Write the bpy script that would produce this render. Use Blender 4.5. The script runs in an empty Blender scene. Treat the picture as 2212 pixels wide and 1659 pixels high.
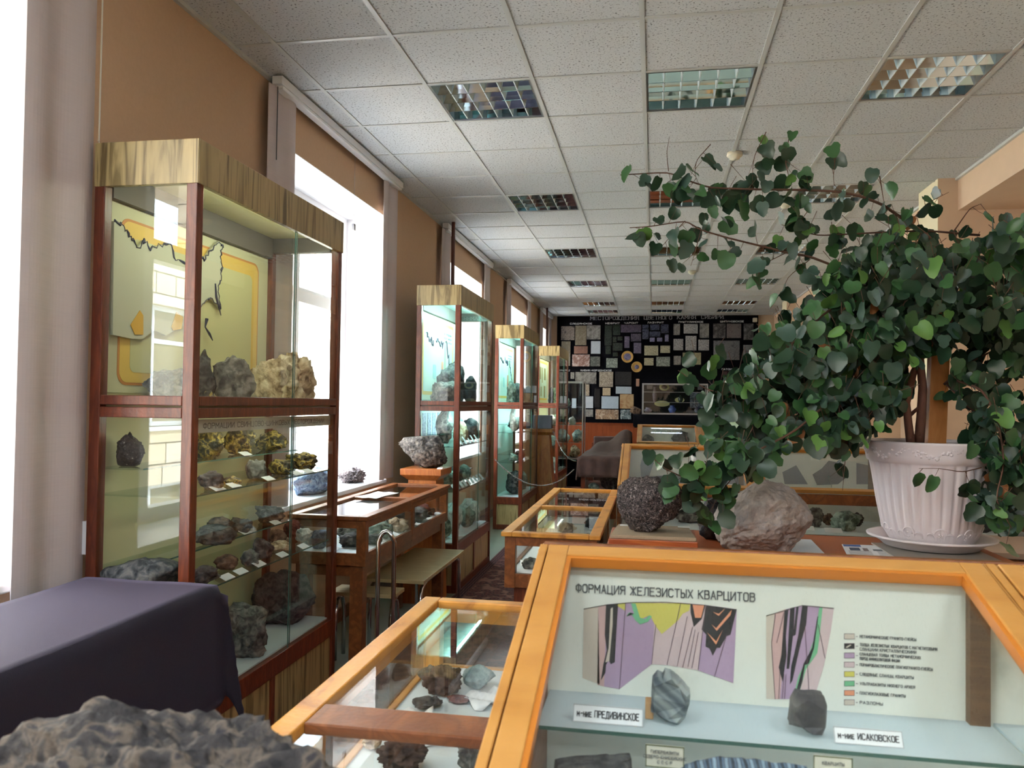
import bpy, bmesh, math, random
from mathutils import Vector, Matrix, noise
S = bpy.context.scene
COL = S.collection
# ------------------------------------------------------------------ camera, light, exposure
F_PX = 1731.5
CAM = Vector((0.0672, 0.0, 1.5))
YAW, PITCH, ROLL = 0.17487, 0.02387, 0.01332
_f = Vector((-math.sin(YAW)*math.cos(PITCH), math.cos(YAW)*math.cos(PITCH), math.sin(PITCH)))
_r0 = Vector((math.cos(YAW), math.sin(YAW), 0)); _u0 = _r0.cross(_f)
_r = _r0*math.cos(ROLL)+_u0*math.sin(ROLL); _u = -_r0*math.sin(ROLL)+_u0*math.cos(ROLL)
cd = bpy.data.cameras.new('camera'); cam = bpy.data.objects.new('camera', cd); COL.objects.link(cam)
cd.sensor_width = 36; cd.lens = 36*F_PX/2212; cd.clip_start = .02; cd.clip_end = 200
cd.dof.use_dof = True; cd.dof.focus_distance = 4.5; cd.dof.aperture_fstop = 8.0
m = Matrix((_r, _u, -_f)).transposed().to_4x4(); m.translation = CAM; cam.matrix_world = m
S.camera = cam
S.view_settings.view_transform = 'Standard'; S.view_settings.look = 'None'
S.view_settings.gamma = 1; S.view_settings.use_curve_mapping = False
S.view_settings.exposure = 1.4
cy = S.cycles
cy.max_bounces = 8; cy.diffuse_bounces = 4; cy.glossy_bounces = 4; cy.transparent_max_bounces = 40
cy.caustics_reflective = False; cy.caustics_refractive = False; cy.sample_clamp_indirect = 6
cy.use_denoising = True
# overcast sky above, paler at the horizon
W = bpy.data.worlds.new('sky'); S.world = W; W.use_nodes = True
nt = W.node_tree; bg = nt.nodes['Background']
tc = nt.nodes.new('ShaderNodeTexCoord'); sx = nt.nodes.new('ShaderNodeSeparateXYZ'); rp = nt.nodes.new('ShaderNodeValToRGB')
nt.links.new(tc.outputs['Generated'], sx.inputs[0]); nt.links.new(sx.outputs['Z'], rp.inputs[0]); nt.links.new(rp.outputs[0], bg.inputs['Color'])
rp.color_ramp.elements[0].color = (.84, .92, 1.03, 1); rp.color_ramp.elements[1].color = (.7, .83, 1.05, 1)
bg.inputs['Strength'].default_value = 8.6
sd = bpy.data.lights.new('sun', 'SUN'); sd.energy = 11; sd.angle = .01; sd.color = (1, .97, .93)
sun = bpy.data.objects.new('sun', sd); COL.objects.link(sun)
sun.rotation_euler = Vector((1.0, -.55, .95)).to_track_quat('Z', 'Y').to_euler()   # light comes from the yard side, over our roof

def pix(px, py, **k):
    """point seen at photo pixel (px,py) lying on the plane x=, y= or z="""
    d = _f + _r*((px-1106)/F_PX) - _u*((py-829.5)/F_PX)
    (a, v), = k.items(); i = 'xyz'.index(a); t = (v-CAM[i])/d[i]
    return CAM + d*t
def c(r, g, b):
    f = lambda v: (v/255/12.92 if v/255 <= .04045 else ((v/255+.055)/1.055)**2.4)
    return (f(r), f(g), f(b), 1)
# ------------------------------------------------------------------ materials
MT = {}
def P(name, col, rough=.6, metal=0, spec=.5, emit=None, es=1, sss=0):
    if name in MT: return MT[name]
    m = bpy.data.materials.new(name); m.use_nodes = True; b = m.node_tree.nodes['Principled BSDF']
    b.inputs['Base Color'].default_value = col; b.inputs['Roughness'].default_value = rough
    b.inputs['Metallic'].default_value = metal; b.inputs['Specular IOR Level'].default_value = spec
    if emit: b.inputs['Emission Color'].default_value = emit; b.inputs['Emission Strength'].default_value = es
    MT[name] = m; return m
def tex(m, cols, kind='noise', scale=(5, 5, 5), detail=6, dist=0, bump=0, rot=None, bscale=None, pos=None, rough=None, coord='Object', bdist=.01):
    """colour ramp over a procedural texture, with bump"""
    t = m.node_tree; N = t.nodes.new; L = t.links.new; b = t.nodes['Principled BSDF']
    tc = N('ShaderNodeTexCoord'); mp = N('ShaderNodeMapping'); mp.inputs['Scale'].default_value = scale
    if rot: mp.inputs['Rotation'].default_value = rot
    L(tc.outputs[coord], mp.inputs[0])
    if kind == 'noise':
        x = N('ShaderNodeTexNoise'); x.inputs['Scale'].default_value = 1; x.inputs['Detail'].default_value = detail; x.inputs['Distortion'].default_value = dist; o = x.outputs[0]
    elif kind == 'wave':
        x = N('ShaderNodeTexWave'); x.inputs['Scale'].default_value = 1; x.inputs['Distortion'].default_value = dist; x.inputs['Detail'].default_value = detail; x.inputs['Detail Scale'].default_value = 1.3; o = x.outputs[1]
    elif kind == 'voronoi':
        x = N('ShaderNodeTexVoronoi'); x.inputs['Scale'].default_value = 1; o = x.outputs[0]
    L(mp.outputs[0], x.inputs['Vector'])
    r = N('ShaderNodeValToRGB'); L(o, r.inputs[0]); e = r.color_ramp.elements
    n = len(cols); ps = pos or [i/(n-1) for i in range(n)]
    while len(e) < n: e.new(.5)
    for i in range(n): e[i].position = ps[i]; e[i].color = cols[i]
    L(r.outputs[0], b.inputs['Base Color'])
    if bump:
        y = N('ShaderNodeTexNoise'); y.inputs['Scale'].default_value = bscale or 40; y.inputs['Detail'].default_value = 5
        L(tc.outputs[coord], y.inputs['Vector'])
        bp = N('ShaderNodeBump'); bp.inputs['Strength'].default_value = bump; bp.inputs['Distance'].default_value = bdist
        L(y.outputs[0], bp.inputs['Height']); L(bp.outputs[0], b.inputs['Normal'])
    return m
def wood(name, c1, c2, rough=.45, scale=(3, 40, 40), spec=.5):
    m = P(name, c1, rough, spec=spec)
    return tex(m, [c1, c2, c1], 'noise', scale, 5, 1.2, bump=.08, bscale=80, pos=[.3, .52, .72])
def glassmat(name, tint=(1, 1, 1, 1), ior=1.5):
    m = bpy.data.materials.new(name); m.use_nodes = True; t = m.node_tree; t.nodes.clear()
    o = t.nodes.new('ShaderNodeOutputMaterial'); mx = t.nodes.new('ShaderNodeMixShader'); f = t.nodes.new('ShaderNodeFresnel')
    tr = t.nodes.new('ShaderNodeBsdfTransparent'); gl = t.nodes.new('ShaderNodeBsdfGlossy'); gl.inputs['Roughness'].default_value = 0.0
    tr.inputs[0].default_value = tint; t.nodes.remove(f)
    g = t.nodes.new('ShaderNodeNewGeometry'); dp = t.nodes.new('ShaderNodeVectorMath'); dp.operation = 'DOT_PRODUCT'
    t.links.new(g.outputs['Incoming'], dp.inputs[0]); t.links.new(g.outputs['Normal'], dp.inputs[1])
    def mt_(op, a, b):
        n = t.nodes.new('ShaderNodeMath'); n.operation = op
        for k, v in enumerate((a, b)):
            if v is None: continue
            if isinstance(v, (int, float)): n.inputs[k].default_value = v
            else: t.links.new(v, n.inputs[k])
        return n.outputs[0]
    r0 = ((ior-1)/(ior+1))**2   # Schlick reflectance, the same from both faces of the thin pane
    k = mt_('POWER', mt_('SUBTRACT', 1.0, mt_('ABSOLUTE', dp.outputs['Value'], None)), 5.0)
    fr = mt_('ADD', mt_('MULTIPLY', k, 1-r0), r0)
    t.links.new(fr, mx.inputs[0]); t.links.new(tr.outputs[0], mx.inputs[1]); t.links.new(gl.outputs[0], mx.inputs[2]); t.links.new(mx.outputs[0], o.inputs[0])
    MT[name] = m; return m
G = glassmat('clear_glass', (.985, 1, .99, 1))
GE = P('glass_edge', c(70, 105, 95), .15)
GS = glassmat('shelf_glass', (.93, .985, .965, 1))
# ------------------------------------------------------------------ mesh builder
class MB:
    def __init__(s): s.bm = bmesh.new(); s.mi = 0
    def mat(s, i): s.mi = i; return s
    def _t(s, fs):
        for f in fs: f.material_index = s.mi
    def box(s, x0, x1, y0, y1, z0, z1):
        v = [s.bm.verts.new((x, y, z)) for x in (x0, x1) for y in (y0, y1) for z in (z0, z1)]
        s._t([s.bm.faces.new([v[i] for i in q]) for q in ((0, 1, 3, 2), (4, 6, 7, 5), (0, 4, 5, 1), (2, 3, 7, 6), (0, 2, 6, 4), (1, 5, 7, 3))]); return s
    def prism(s, pts, d):
        """closed polygon (3-D points, any order) pushed along vector d"""
        d = Vector(d); a = [s.bm.verts.new(Vector(p)) for p in pts]; b = [s.bm.verts.new(Vector(p)+d) for p in pts]; n = len(pts)
        fs = [s.bm.faces.new(a), s.bm.faces.new(b[::-1])]
        for i in range(n): fs.append(s.bm.faces.new((a[i], b[i], b[(i+1) % n], a[(i+1) % n])))
        s._t(fs); bmesh.ops.recalc_face_normals(s.bm, faces=fs); return s
    def quad(s, *p):
        s._t([s.bm.faces.new([s.bm.verts.new(Vector(q)) for q in p])]); return s
    def tube(s, pts, r, n=8, closed=False):
        pts = [Vector(p) for p in pts]; rr = r if isinstance(r, (list, tuple)) else [r]*len(pts); rings = []
        for i, p in enumerate(pts):
            a = pts[i-1] if (i or closed) else p; b = pts[(i+1) % len(pts)] if (i < len(pts)-1 or closed) else p
            t = (b-a).normalized() if (b-a).length > 1e-9 else Vector((0, 0, 1))
            if i == 0: u = t.orthogonal().normalized()
            else: u = (u - t*u.dot(t)); u = u.normalized() if u.length > 1e-6 else t.orthogonal().normalized()
            w = t.cross(u)
            rings.append([s.bm.verts.new(p + (u*math.cos(k*2*math.pi/n) + w*math.sin(k*2*math.pi/n))*rr[i]) for k in range(n)])
        fs = []
        for i in range(len(rings) - (0 if closed else 1)):
            A, B = rings[i], rings[(i+1) % len(rings)]
            fs += [s.bm.faces.new((A[k], A[(k+1) % n], B[(k+1) % n], B[k])) for k in range(n)]
        if not closed: fs += [s.bm.faces.new(rings[0][::-1]), s.bm.faces.new(rings[-1])]
        s._t(fs); return s
    def lathe(s, prof, cx, cy, n=48, rf=None):
        """profile of (r,z); rf(angle, i) scales the radius"""
        rings = []
        for i, (r, z) in enumerate(prof):
            rings.append([s.bm.verts.new((cx + r*(rf(k*2*math.pi/n, i) if rf else 1)*math.cos(k*2*math.pi/n), cy + r*(rf(k*2*math.pi/n, i) if rf else 1)*math.sin(k*2*math.pi/n), z)) for k in range(n)])
        fs = []
        for A, B in zip(rings, rings[1:]): fs += [s.bm.faces.new((A[k], A[(k+1) % n], B[(k+1) % n], B[k])) for k in range(n)]
        fs += [s.bm.faces.new(rings[0][::-1]), s.bm.faces.new(rings[-1])]
        s._t(fs); return s
def obj(name, mb, mats, parent=None, smooth=False, bevel=0, at=None):
    """one mesh object; vertices are given in world space and moved to the object's origin"""
    bm = mb.bm if isinstance(mb, MB) else mb
    if not isinstance(mats, (list, tuple)): mats = [mats]
    if at is None:
        if parent is not None: at = Vector((0, 0, 0)); pw = parent['_w']; at = Vector(pw)
        else:
            co = [v.co for v in bm.verts]; at = Vector(((min(q.x for q in co)+max(q.x for q in co))/2, (min(q.y for q in co)+max(q.y for q in co))/2, min(q.z for q in co)))
    bmesh.ops.translate(bm, vec=-at, verts=bm.verts)
    me = bpy.data.meshes.new(name); bm.normal_update(); bm.to_mesh(me); bm.free()
    for k in mats: me.materials.append(k)
    if smooth: me.shade_smooth()
    o = bpy.data.objects.new(name, me); COL.objects.link(o)
    if parent is not None: o.parent = parent; o['_w'] = list(at)
    else: o.location = at; o['_w'] = list(at)
    if bevel:
        b = o.modifiers.new('bevel', 'BEVEL'); b.width = bevel; b.segments = 2; b.limit_method = 'ANGLE'
    return o
def tag(o, label=None, cat=None, group=None, kind=None):
    if label: o['label'] = label
    if cat: o['category'] = cat
    if group: o['group'] = group
    if kind: o['kind'] = kind
    return o
def thing(name, label, cat, loc, group=None):
    o = bpy.data.objects.new(name, None); COL.objects.link(o); o.location = Vector(loc); o['_w'] = list(loc); o.empty_display_size = .05
    return tag(o, label, cat, group)
def single(name, mb, mats, label, cat, group=None, **k): return tag(obj(name, mb, mats, **k), label, cat, group)
def dup(root, loc, label, group=None):
    r = root.copy(); COL.objects.link(r); r.location = Vector(loc); r['_w'] = list(loc); r['label'] = label
    if group: r['group'] = group
    for ch in list(root.children):
        q = ch.copy(); COL.objects.link(q); q.parent = r
        for g in ch.children: d = g.copy(); COL.objects.link(d); d.parent = q
    return r
def struct(name, mb, mats, **k): return tag(obj(name, mb, mats, **k), kind='structure')
GL = {
 'А': [[(0, 0), (2, 6), (4, 0)], [(.8, 2), (3.2, 2)]], 'Б': [[(4, 6), (0, 6), (0, 0), (3, 0), (4, 1), (4, 2.5), (3, 3.4), (0, 3.4)]],
 'В': [[(0, 0), (0, 6), (3, 6), (3.7, 5.3), (3.7, 4), (3, 3.3), (0, 3.3)], [(3, 3.3), (4, 2.5), (4, .9), (3, 0), (0, 0)]], 'Г': [[(0, 0), (0, 6), (3.8, 6)]],
 'Д': [[(0, -1), (0, 0), (4.4, 0), (4.4, -1)], [(.8, 0), (1.4, 6), (3.7, 6), (3.7, 0)]], 'Е': [[(4, 6), (0, 6), (0, 0), (4, 0)], [(0, 3.2), (3.2, 3.2)]],
 'Ж': [[(2.5, 0), (2.5, 6)], [(0, 6), (2.5, 3.2), (5, 6)], [(0, 0), (2.5, 3.2), (5, 0)]], 'З': [[(0, 5.2), (.8, 6), (3, 6), (3.9, 5.2), (3.9, 4), (3, 3.2), (1.2, 3.2)], [(3, 3.2), (4, 2.4), (4, .9), (3, 0), (.8, 0), (0, .8)]],
 'И': [[(0, 6), (0, 0), (4, 6), (4, 0)]], 'Й': [[(0, 6), (0, 0), (4, 6), (4, 0)], [(1.2, 7), (2.8, 7)]], 'К': [[(0, 0), (0, 6)], [(4, 6), (0, 2.8)], [(1, 3.6), (4, 0)]], 'Л': [[(0, 0), (.9, .8), (1.2, 6), (4, 6), (4, 0)]],
 'М': [[(0, 0), (0, 6), (2.3, 2.2), (4.6, 6), (4.6, 0)]], 'Н': [[(0, 0), (0, 6)], [(4, 0), (4, 6)], [(0, 3.1), (4, 3.1)]], 'О': [[(1, 0), (3, 0), (4, 1), (4, 5), (3, 6), (1, 6), (0, 5), (0, 1), (1, 0)]],
 'П': [[(0, 0), (0, 6), (4, 6), (4, 0)]], 'Р': [[(0, 0), (0, 6), (3, 6), (4, 5.2), (4, 3.8), (3, 3), (0, 3)]], 'С': [[(4, 5), (3, 6), (1, 6), (0, 5), (0, 1), (1, 0), (3, 0), (4, 1)]], 'Т': [[(0, 6), (4, 6)], [(2, 6), (2, 0)]],
 'У': [[(0, 6), (2.1, 2.6)], [(4, 6), (1.2, 0)]], 'Ф': [[(2.3, -.2), (2.3, 6.2)], [(1, 1.2), (3.6, 1.2), (4.6, 2), (4.6, 4.4), (3.6, 5.2), (1, 5.2), (0, 4.4), (0, 2), (1, 1.2)]], 'Х': [[(0, 0), (4, 6)], [(0, 6), (4, 0)]],
 'Ц': [[(0, 6), (0, 0), (4.6, 0), (4.6, -1)], [(3.9, 6), (3.9, 0)]], 'Ч': [[(0, 6), (0, 3.6), (.9, 2.8), (4, 2.8)], [(4, 6), (4, 0)]], 'Ш': [[(0, 6), (0, 0), (5, 0), (5, 6)], [(2.5, 6), (2.5, 0)]], 'Щ': [[(0, 6), (0, 0), (5.6, 0), (5.6, -1)], [(2.5, 6), (2.5, 0)], [(5, 6), (5, 0)]],
 'Ы': [[(0, 6), (0, 0), (2.4, 0), (3.1, .8), (3.1, 2.5), (2.4, 3.3), (0, 3.3)], [(4.6, 0), (4.6, 6)]], 'Ь': [[(0, 6), (0, 0), (3, 0), (4, .8), (4, 2.5), (3, 3.3), (0, 3.3)]], 'Я': [[(4, 0), (4, 6), (1, 6), (0, 5.2), (0, 4), (1, 3.2), (4, 3.2)], [(1.6, 3.2), (0, 0)]],
 'Ю': [[(0, 0), (0, 6)], [(0, 3), (1.5, 3)], [(2.3, 0), (4, 0), (4.8, 1), (4.8, 5), (4, 6), (2.3, 6), (1.5, 5), (1.5, 1), (2.3, 0)]], '-': [[(.6, 3), (3, 3)]], ',': [[(.5, .4), (.2, -1)]], '6': [[(4, 5.4), (3, 6), (1, 6), (0, 5), (0, 1), (1, 0), (3, 0), (4, 1), (4, 2.6), (3, 3.4), (0, 3.2)]], '7': [[(0, 6), (4, 6), (1.5, 0)]]}
def text(name, body, origin, height, mat, parent, width=None, ux=(1, 0, 0), uy=(0, 0, 1), ext=.0006, center=False, bold=.85, serif=False):
    """stroke lettering, one mesh; the baseline starts at origin and runs along ux, height is cap height"""
    ux = Vector(ux).normalized(); uy = Vector(uy).normalized(); un = ux.cross(uy); x = 0; segs = []; u = height/6
    for ch in body:
        k = 1.0
        if ch == ' ': x += 3.6; continue
        if ch not in GL: ch = ch.upper(); k = .72
        g = GL.get(ch, GL['О']); w = max(p[0] for s_ in g for p in s_)
        for s_ in g:
            q = [(x+p[0]*k, p[1]*k) for p in s_]; segs += list(zip(q, q[1:]))
            if serif:
                for a, b in ((q[0], q[1]), (q[-1], q[-2])):
                    if abs(a[1]-b[1]) > 1.5 and a[1] in (0, 6): segs.append(((a[0]-.9, a[1]), (a[0]+.9, a[1])))
        x += w*k+1.7
    tot = x-1.7; sc = (width/(tot*u)) if width else 1; x0 = -tot*sc*u/2 if center else 0
    o_ = Vector(origin); b = MB(); h = bold/2*u
    for (ax, ay), (bx, by) in segs:
        a = Vector((x0+ax*u*sc, ay*u)); c_ = Vector((x0+bx*u*sc, by*u)); d = c_-a
        if d.length < 1e-6: continue
        d.normalize(); a -= d*h*.7; c_ += d*h*.7; n = Vector((-d.y, d.x))*(h*(.55 if serif and abs(d.x) > .9 else 1))
        P4 = [o_+ux*p.x+uy*p.y for p in (a-n, c_-n, c_+n, a+n)]
        v = [b.bm.verts.new(p+un*ext) for p in P4]; b.bm.faces.new(v); 
        v2 = [b.bm.verts.new(p) for p in P4]
        for k in range(4): b.bm.faces.new((v[k], v2[k], v2[(k+1) % 4], v[(k+1) % 4]))
    return obj(name, b, mat, parent)
# ------------------------------------------------------------------ shared materials
M_ceil = tex(P('ceiling_tile', c(206, 208, 206), .9, spec=.2), [c(118, 119, 120), c(202, 205, 208), c(209, 211, 213)], 'noise', (90, 90, 90), 3, 0, bump=.25, bscale=130, pos=[.34, .4, .6])
M_bar = P('painted_metal_bar', c(196, 198, 196), .4)
M_wallL = tex(P('tan_wallpaper', c(208, 176, 146), .85, spec=.2), [c(204, 171, 141), c(214, 182, 152)], 'noise', (60, 60, 60), 4, bump=.1, bscale=250)
M_wallR = tex(P('peach_paint', c(216, 188, 160), .8, spec=.2), [c(212, 183, 155), c(222, 193, 165)], 'noise', (8, 8, 8), 4, bump=.05, bscale=200)
M_pier_lit = P('lit_pier_side', c(226, 214, 180), .7)
M_white = P('white_plaster', c(235, 235, 238), .7)
M_pvc = P('white_window_plastic', c(238, 240, 244), .3)
M_lam = tex(P('olive_wood_laminate', c(170, 150, 100), .35), [c(106, 88, 54), c(164, 144, 98), c(180, 158, 110), c(128, 110, 70)], 'noise', (13, 13, .9), 8, 1.8, pos=[.34, .44, .55, .64])
M_red = wood('red_brown_varnished_wood', c(128, 62, 36), c(92, 40, 24), .32, (30, 30, 4))
M_case = wood('brown_varnished_wood', c(146, 88, 46), c(112, 62, 30), .35, (14, 5, 14))
M_caseL = tex(P('worn_golden_wood', c(214, 148, 60), .35), [c(150, 92, 44), c(200, 138, 58), c(220, 156, 70)], 'noise', (9, 5, 9), 6, 1, bump=.1, bscale=60, pos=[.3, .42, .7])
M_gold = tex(P('golden_varnished_wood', c(184, 132, 66), .32), [c(162, 108, 48), c(184, 132, 66), c(196, 146, 82)], 'noise', (3, 9, 9), 5, .6, bump=.06, bscale=90, pos=[.25, .5, .8])
M_gold2 = P('orange_glazing_bead', c(190, 116, 40), .3)
M_line = P('dark_gap', c(40, 26, 20), .8)
M_desk = tex(P('red_brown_desk_top', c(158, 84, 50), .42, spec=.3), [c(148, 76, 44), c(166, 92, 56)], 'noise', (2, 14, 14), 5, .5)
M_chrome = P('chrome', c(200, 200, 205), .12, 1)
M_alu = P('brushed_aluminium', c(180, 182, 186), .3, 1)
M_black = tex(P('black_velvet', c(14, 14, 20), .95, spec=.1), [c(12, 12, 17), c(20, 20, 27)], 'noise', (30, 30, 30))
M_cloth = tex(P('violet_black_cloth', c(30, 27, 38), .75, spec=.3), [c(29, 26, 37), c(35, 31, 44)], 'noise', (200, 200, 200), 3, bump=.15, bscale=400)
_cb = M_cloth.node_tree.nodes['Principled BSDF']; _cb.inputs['Sheen Weight'].default_value = .2; _cb.inputs['Sheen Tint'].default_value = c(205, 190, 235); _cb.inputs['Sheen Roughness'].default_value = .4
M_brownc = tex(P('brown_velour', c(64, 42, 38), .9), [c(48, 30, 28), c(78, 54, 48)], 'noise', (14, 14, 14), bump=.3, bscale=60)
M_board = P('cream_display_board', c(226, 222, 190), .6)
M_boardC = tex(P('off_white_board', c(236, 238, 230), .6), [c(186, 188, 176), c(224, 226, 216), c(230, 232, 224)], 'noise', (4, 4, 4), 6, pos=[.28, .42, .8])
M_liner = tex(P('pale_blue_liner', c(222, 232, 236), .7), [c(214, 226, 232), c(230, 238, 240)], 'noise', (6, 6, 6))
M_paper = P('white_paper', c(232, 234, 236), .6)
M_paper2 = P('cream_paper', c(226, 222, 204), .6)
M_ink = P('black_ink', c(44, 44, 48), .7)
M_ink2 = P('grey_ink', c(96, 98, 100), .7)
M_silver = P('silver_lettering', c(190, 192, 200), .35, .5)
M_blind = tex(P('pinkish_blind_fabric', c(205, 194, 194), .85, spec=.2), [c(198, 187, 188), c(210, 199, 200)], 'noise', (4, 4, 300), 2)
M_plank = wood('beige_laminate_seat', c(196, 178, 134), c(178, 160, 116), .5, (4, 30, 30))
M_floor = tex(P('grey_green_linoleum', c(120, 128, 112), .4), [c(104, 112, 98), c(132, 140, 122)], 'noise', (4, 4, 4))
M_carpet = tex(P('patterned_carpet', c(100, 62, 58), .95, spec=.1), [c(60, 40, 44), c(112, 66, 60), c(70, 46, 48), c(132, 92, 80)], 'voronoi', (14, 14, 14), pos=[.1, .3, .45, .7])
M_carpetB = tex(P('dark_carpet_border', c(72, 50, 52), .95, spec=.1), [c(52, 36, 42), c(104, 70, 66)], 'wave', (14, 14, 14), 2, 3)
M_pot = P('white_pot_plastic', c(226, 218, 222), .35)
M_soil = tex(P('dark_soil', c(52, 40, 30), .95), [c(34, 26, 20), c(70, 54, 40)], 'noise', (40, 40, 40), bump=.5, bscale=80)
M_bark = tex(P('reddish_bark', c(128, 84, 66), .8), [c(100, 64, 52), c(146, 100, 80)], 'noise', (30, 30, 12), bump=.4, bscale=50)
M_twig = P('red_brown_twig', c(92, 62, 48), .7)
M_stake = wood('orange_pine', c(204, 138, 74), c(186, 118, 56), .5, (20, 20, 3))
M_pipe = P('brown_painted_pipe', c(104, 62, 50), .4)
M_mir = P('mirror_louvre', c(196, 212, 224), .05, 1)
M_mir2 = P('pale_louvre_blade', c(222, 236, 242), .3, .15)
M_wains = tex(P('red_wood_panelling', c(150, 66, 34), .4), [c(112, 44, 22), c(160, 76, 38), c(176, 90, 46)], 'noise', (40, 40, 1.2), 4, .4)
M_tan = P('cream_plastic', c(226, 218, 196), .5)
def rockmat(name, cols, sc=9, bump=.6, bs=30, rough=.8, pos=None, kind='noise', dist=.6, spec=.35, k=2.2):
    n = len(cols); pos = pos or [.36+.28*i/(n-1) for i in range(n)]
    m = P(name, cols[0], rough, spec=spec); return tex(m, cols, kind, (sc*k, sc*k, sc*k), 10, dist, bump=min(1, bump*1.3), bscale=bs*1.7, pos=pos, bdist=.012)
R = dict(
 dark=rockmat('dark_grey_stone', [c(34, 36, 40), c(70, 72, 74), c(104, 102, 100)], 14),
 grey=rockmat('grey_stone', [c(58, 60, 62), c(104, 104, 100), c(146, 144, 138)], 12),
 brown=rockmat('brown_stone', [c(50, 38, 34), c(104, 82, 68), c(136, 112, 92)], 12),
 ochre=rockmat('ochre_ore', [c(34, 32, 24), c(84, 74, 38), c(196, 170, 84), c(50, 46, 32)], 13, 1, 45, .5, [.38, .48, .57, .63], spec=.7),
 cream=rockmat('cream_quartz', [c(120, 96, 74), c(196, 172, 140), c(232, 216, 190)], 9, .8, 28),
 black=rockmat('black_stone', [c(26, 26, 30), c(58, 56, 58), c(80, 76, 76)], 14),
 speck=rockmat('speckled_dark_stone', [c(40, 34, 36), c(64, 54, 52), c(70, 60, 58), c(220, 214, 206)], 55, .5, 60, .6, [.3, .5, .66, .74]),
 granite=rockmat('coarse_granite', [c(26, 25, 29), c(66, 60, 61), c(112, 100, 100), c(196, 186, 184)], 42, 1.0, 55, .75, [.32, .45, .6, .76], dist=1.5),
 boulder=rockmat('rosy_grey_boulder', [c(128, 120, 116), c(164, 154, 147), c(156, 150, 148), c(184, 174, 166)], 5, .9, 22, .85, [.3, .45, .58, .75]),
 front=rockmat('rusty_grey_stone', [c(34, 32, 34), c(58, 55, 55), c(98, 88, 78), c(52, 50, 54)], 13, 1, 30, .85, [.36, .48, .57, .66]),
 iron=rockmat('grey_iron_stone', [c(56, 54, 56), c(94, 90, 88), c(130, 124, 120)], 16, .8, 26, .55),
 blue=rockmat('blue_grey_mineral', [c(70, 92, 130), c(120, 144, 178), c(168, 188, 212)], 20, 1, 60, .6),
 coral=rockmat('pale_coral_stone', [c(70, 62, 66), c(150, 138, 140), c(190, 178, 178)], 60, 1.4, 90, .8),
 green=rockmat('green_grey_stone', [c(74, 92, 84), c(120, 142, 130), c(166, 182, 170)], 12),
 white=rockmat('white_quartz', [c(160, 166, 166), c(212, 216, 214), c(236, 238, 236)], 10),
 red=rockmat('dark_red_stone', [c(58, 26, 26), c(112, 58, 50), c(140, 84, 70)], 12),
 choc=rockmat('chocolate_brown_ore', [c(40, 30, 30), c(78, 60, 54), c(104, 82, 72)], 12),
 teal=rockmat('pale_teal_stone', [c(96, 122, 124), c(146, 172, 172), c(186, 204, 200)], 10),
)
R['stripe'] = tex(P('banded_grey_quartzite', c(120, 132, 136), .6), [c(70, 82, 92), c(130, 142, 144), c(104, 116, 122), c(150, 160, 160)], 'wave', (7, 5, 9), 3, 2.4, rot=(0, .75, 0), bump=.3, bscale=40, bdist=.004)
R['slate'] = tex(P('banded_dark_slate', c(96, 94, 94), .6), [c(62, 62, 66), c(108, 106, 104), c(80, 78, 80)], 'wave', (2, 3, 22), 3, 1.6, bump=.4, bscale=60, bdist=.004)
R['bluestripe'] = tex(P('blue_banded_ironstone', c(70, 90, 110), .5), [c(30, 40, 54), c(96, 124, 150), c(52, 66, 84), c(140, 164, 184)], 'wave', (20, 8, 30), 3, 2.2, rot=(0, .5, 0), bump=.3, bscale=60, bdist=.004)
_seed = [100]
def rock_bm(cx, cy, z, w, d, h, seed=None, sub=4, planes=9, cut=.85, rough=.13, freq=2.4, fine=.045, turn=0, shape=None):
    if seed is None: _seed[0] += 1; seed = _seed[0]
    rnd = random.Random(seed); bm = bmesh.new(); bmesh.ops.create_icosphere(bm, subdivisions=sub, radius=1)
    pl = []
    for i in range(planes):
        n = Vector((rnd.gauss(0, 1), rnd.gauss(0, 1), rnd.gauss(0, .8))).normalized(); pl.append((n, rnd.uniform(.55, .9)))
    off = Vector((rnd.uniform(0, 99), rnd.uniform(0, 99), rnd.uniform(0, 99)))
    for v in bm.verts:
        p = v.co.copy()
        for n, dd in pl:
            e = p.dot(n)-dd
            if e > 0: p -= n*e*cut
        q = v.co*freq+off
        a = noise.fractal(q, 1.0, 2.0, 4)*rough*1.6 + (noise.noise(q*5.1))*fine*1.6 + noise.noise(q*13)*fine*.7
        p += v.co*a
        if shape: p = shape(p)
        v.co = p
    xs = [v.co.x for v in bm.verts]; ys = [v.co.y for v in bm.verts]; zs = sorted(v.co.z for v in bm.verts)
    zlo = zs[int(len(zs)*.06)]
    X0, X1, Y0, Y1, Z1 = min(xs), max(xs), min(ys), max(ys), zs[-1]
    ca, sa = math.cos(turn), math.sin(turn)
    for v in bm.verts:
        x = ((v.co.x-X0)/(X1-X0)-.5)*w; y = ((v.co.y-Y0)/(Y1-Y0)-.5)*d
        zz = max(v.co.z, zlo); zz = (zz-zlo)/(Z1-zlo)*h
        v.co = Vector((cx+x*ca-y*sa, cy+x*sa+y*ca, z+zz))
    return bm
def rock(mat, label, cx, cy, z, w, d, h, cat='rock', name='rock', group=None, smooth=True, **k):
    return tag(obj(name, rock_bm(cx, cy, z, w, d, h, **k), R[mat], smooth=smooth), label, cat, group)
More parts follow.
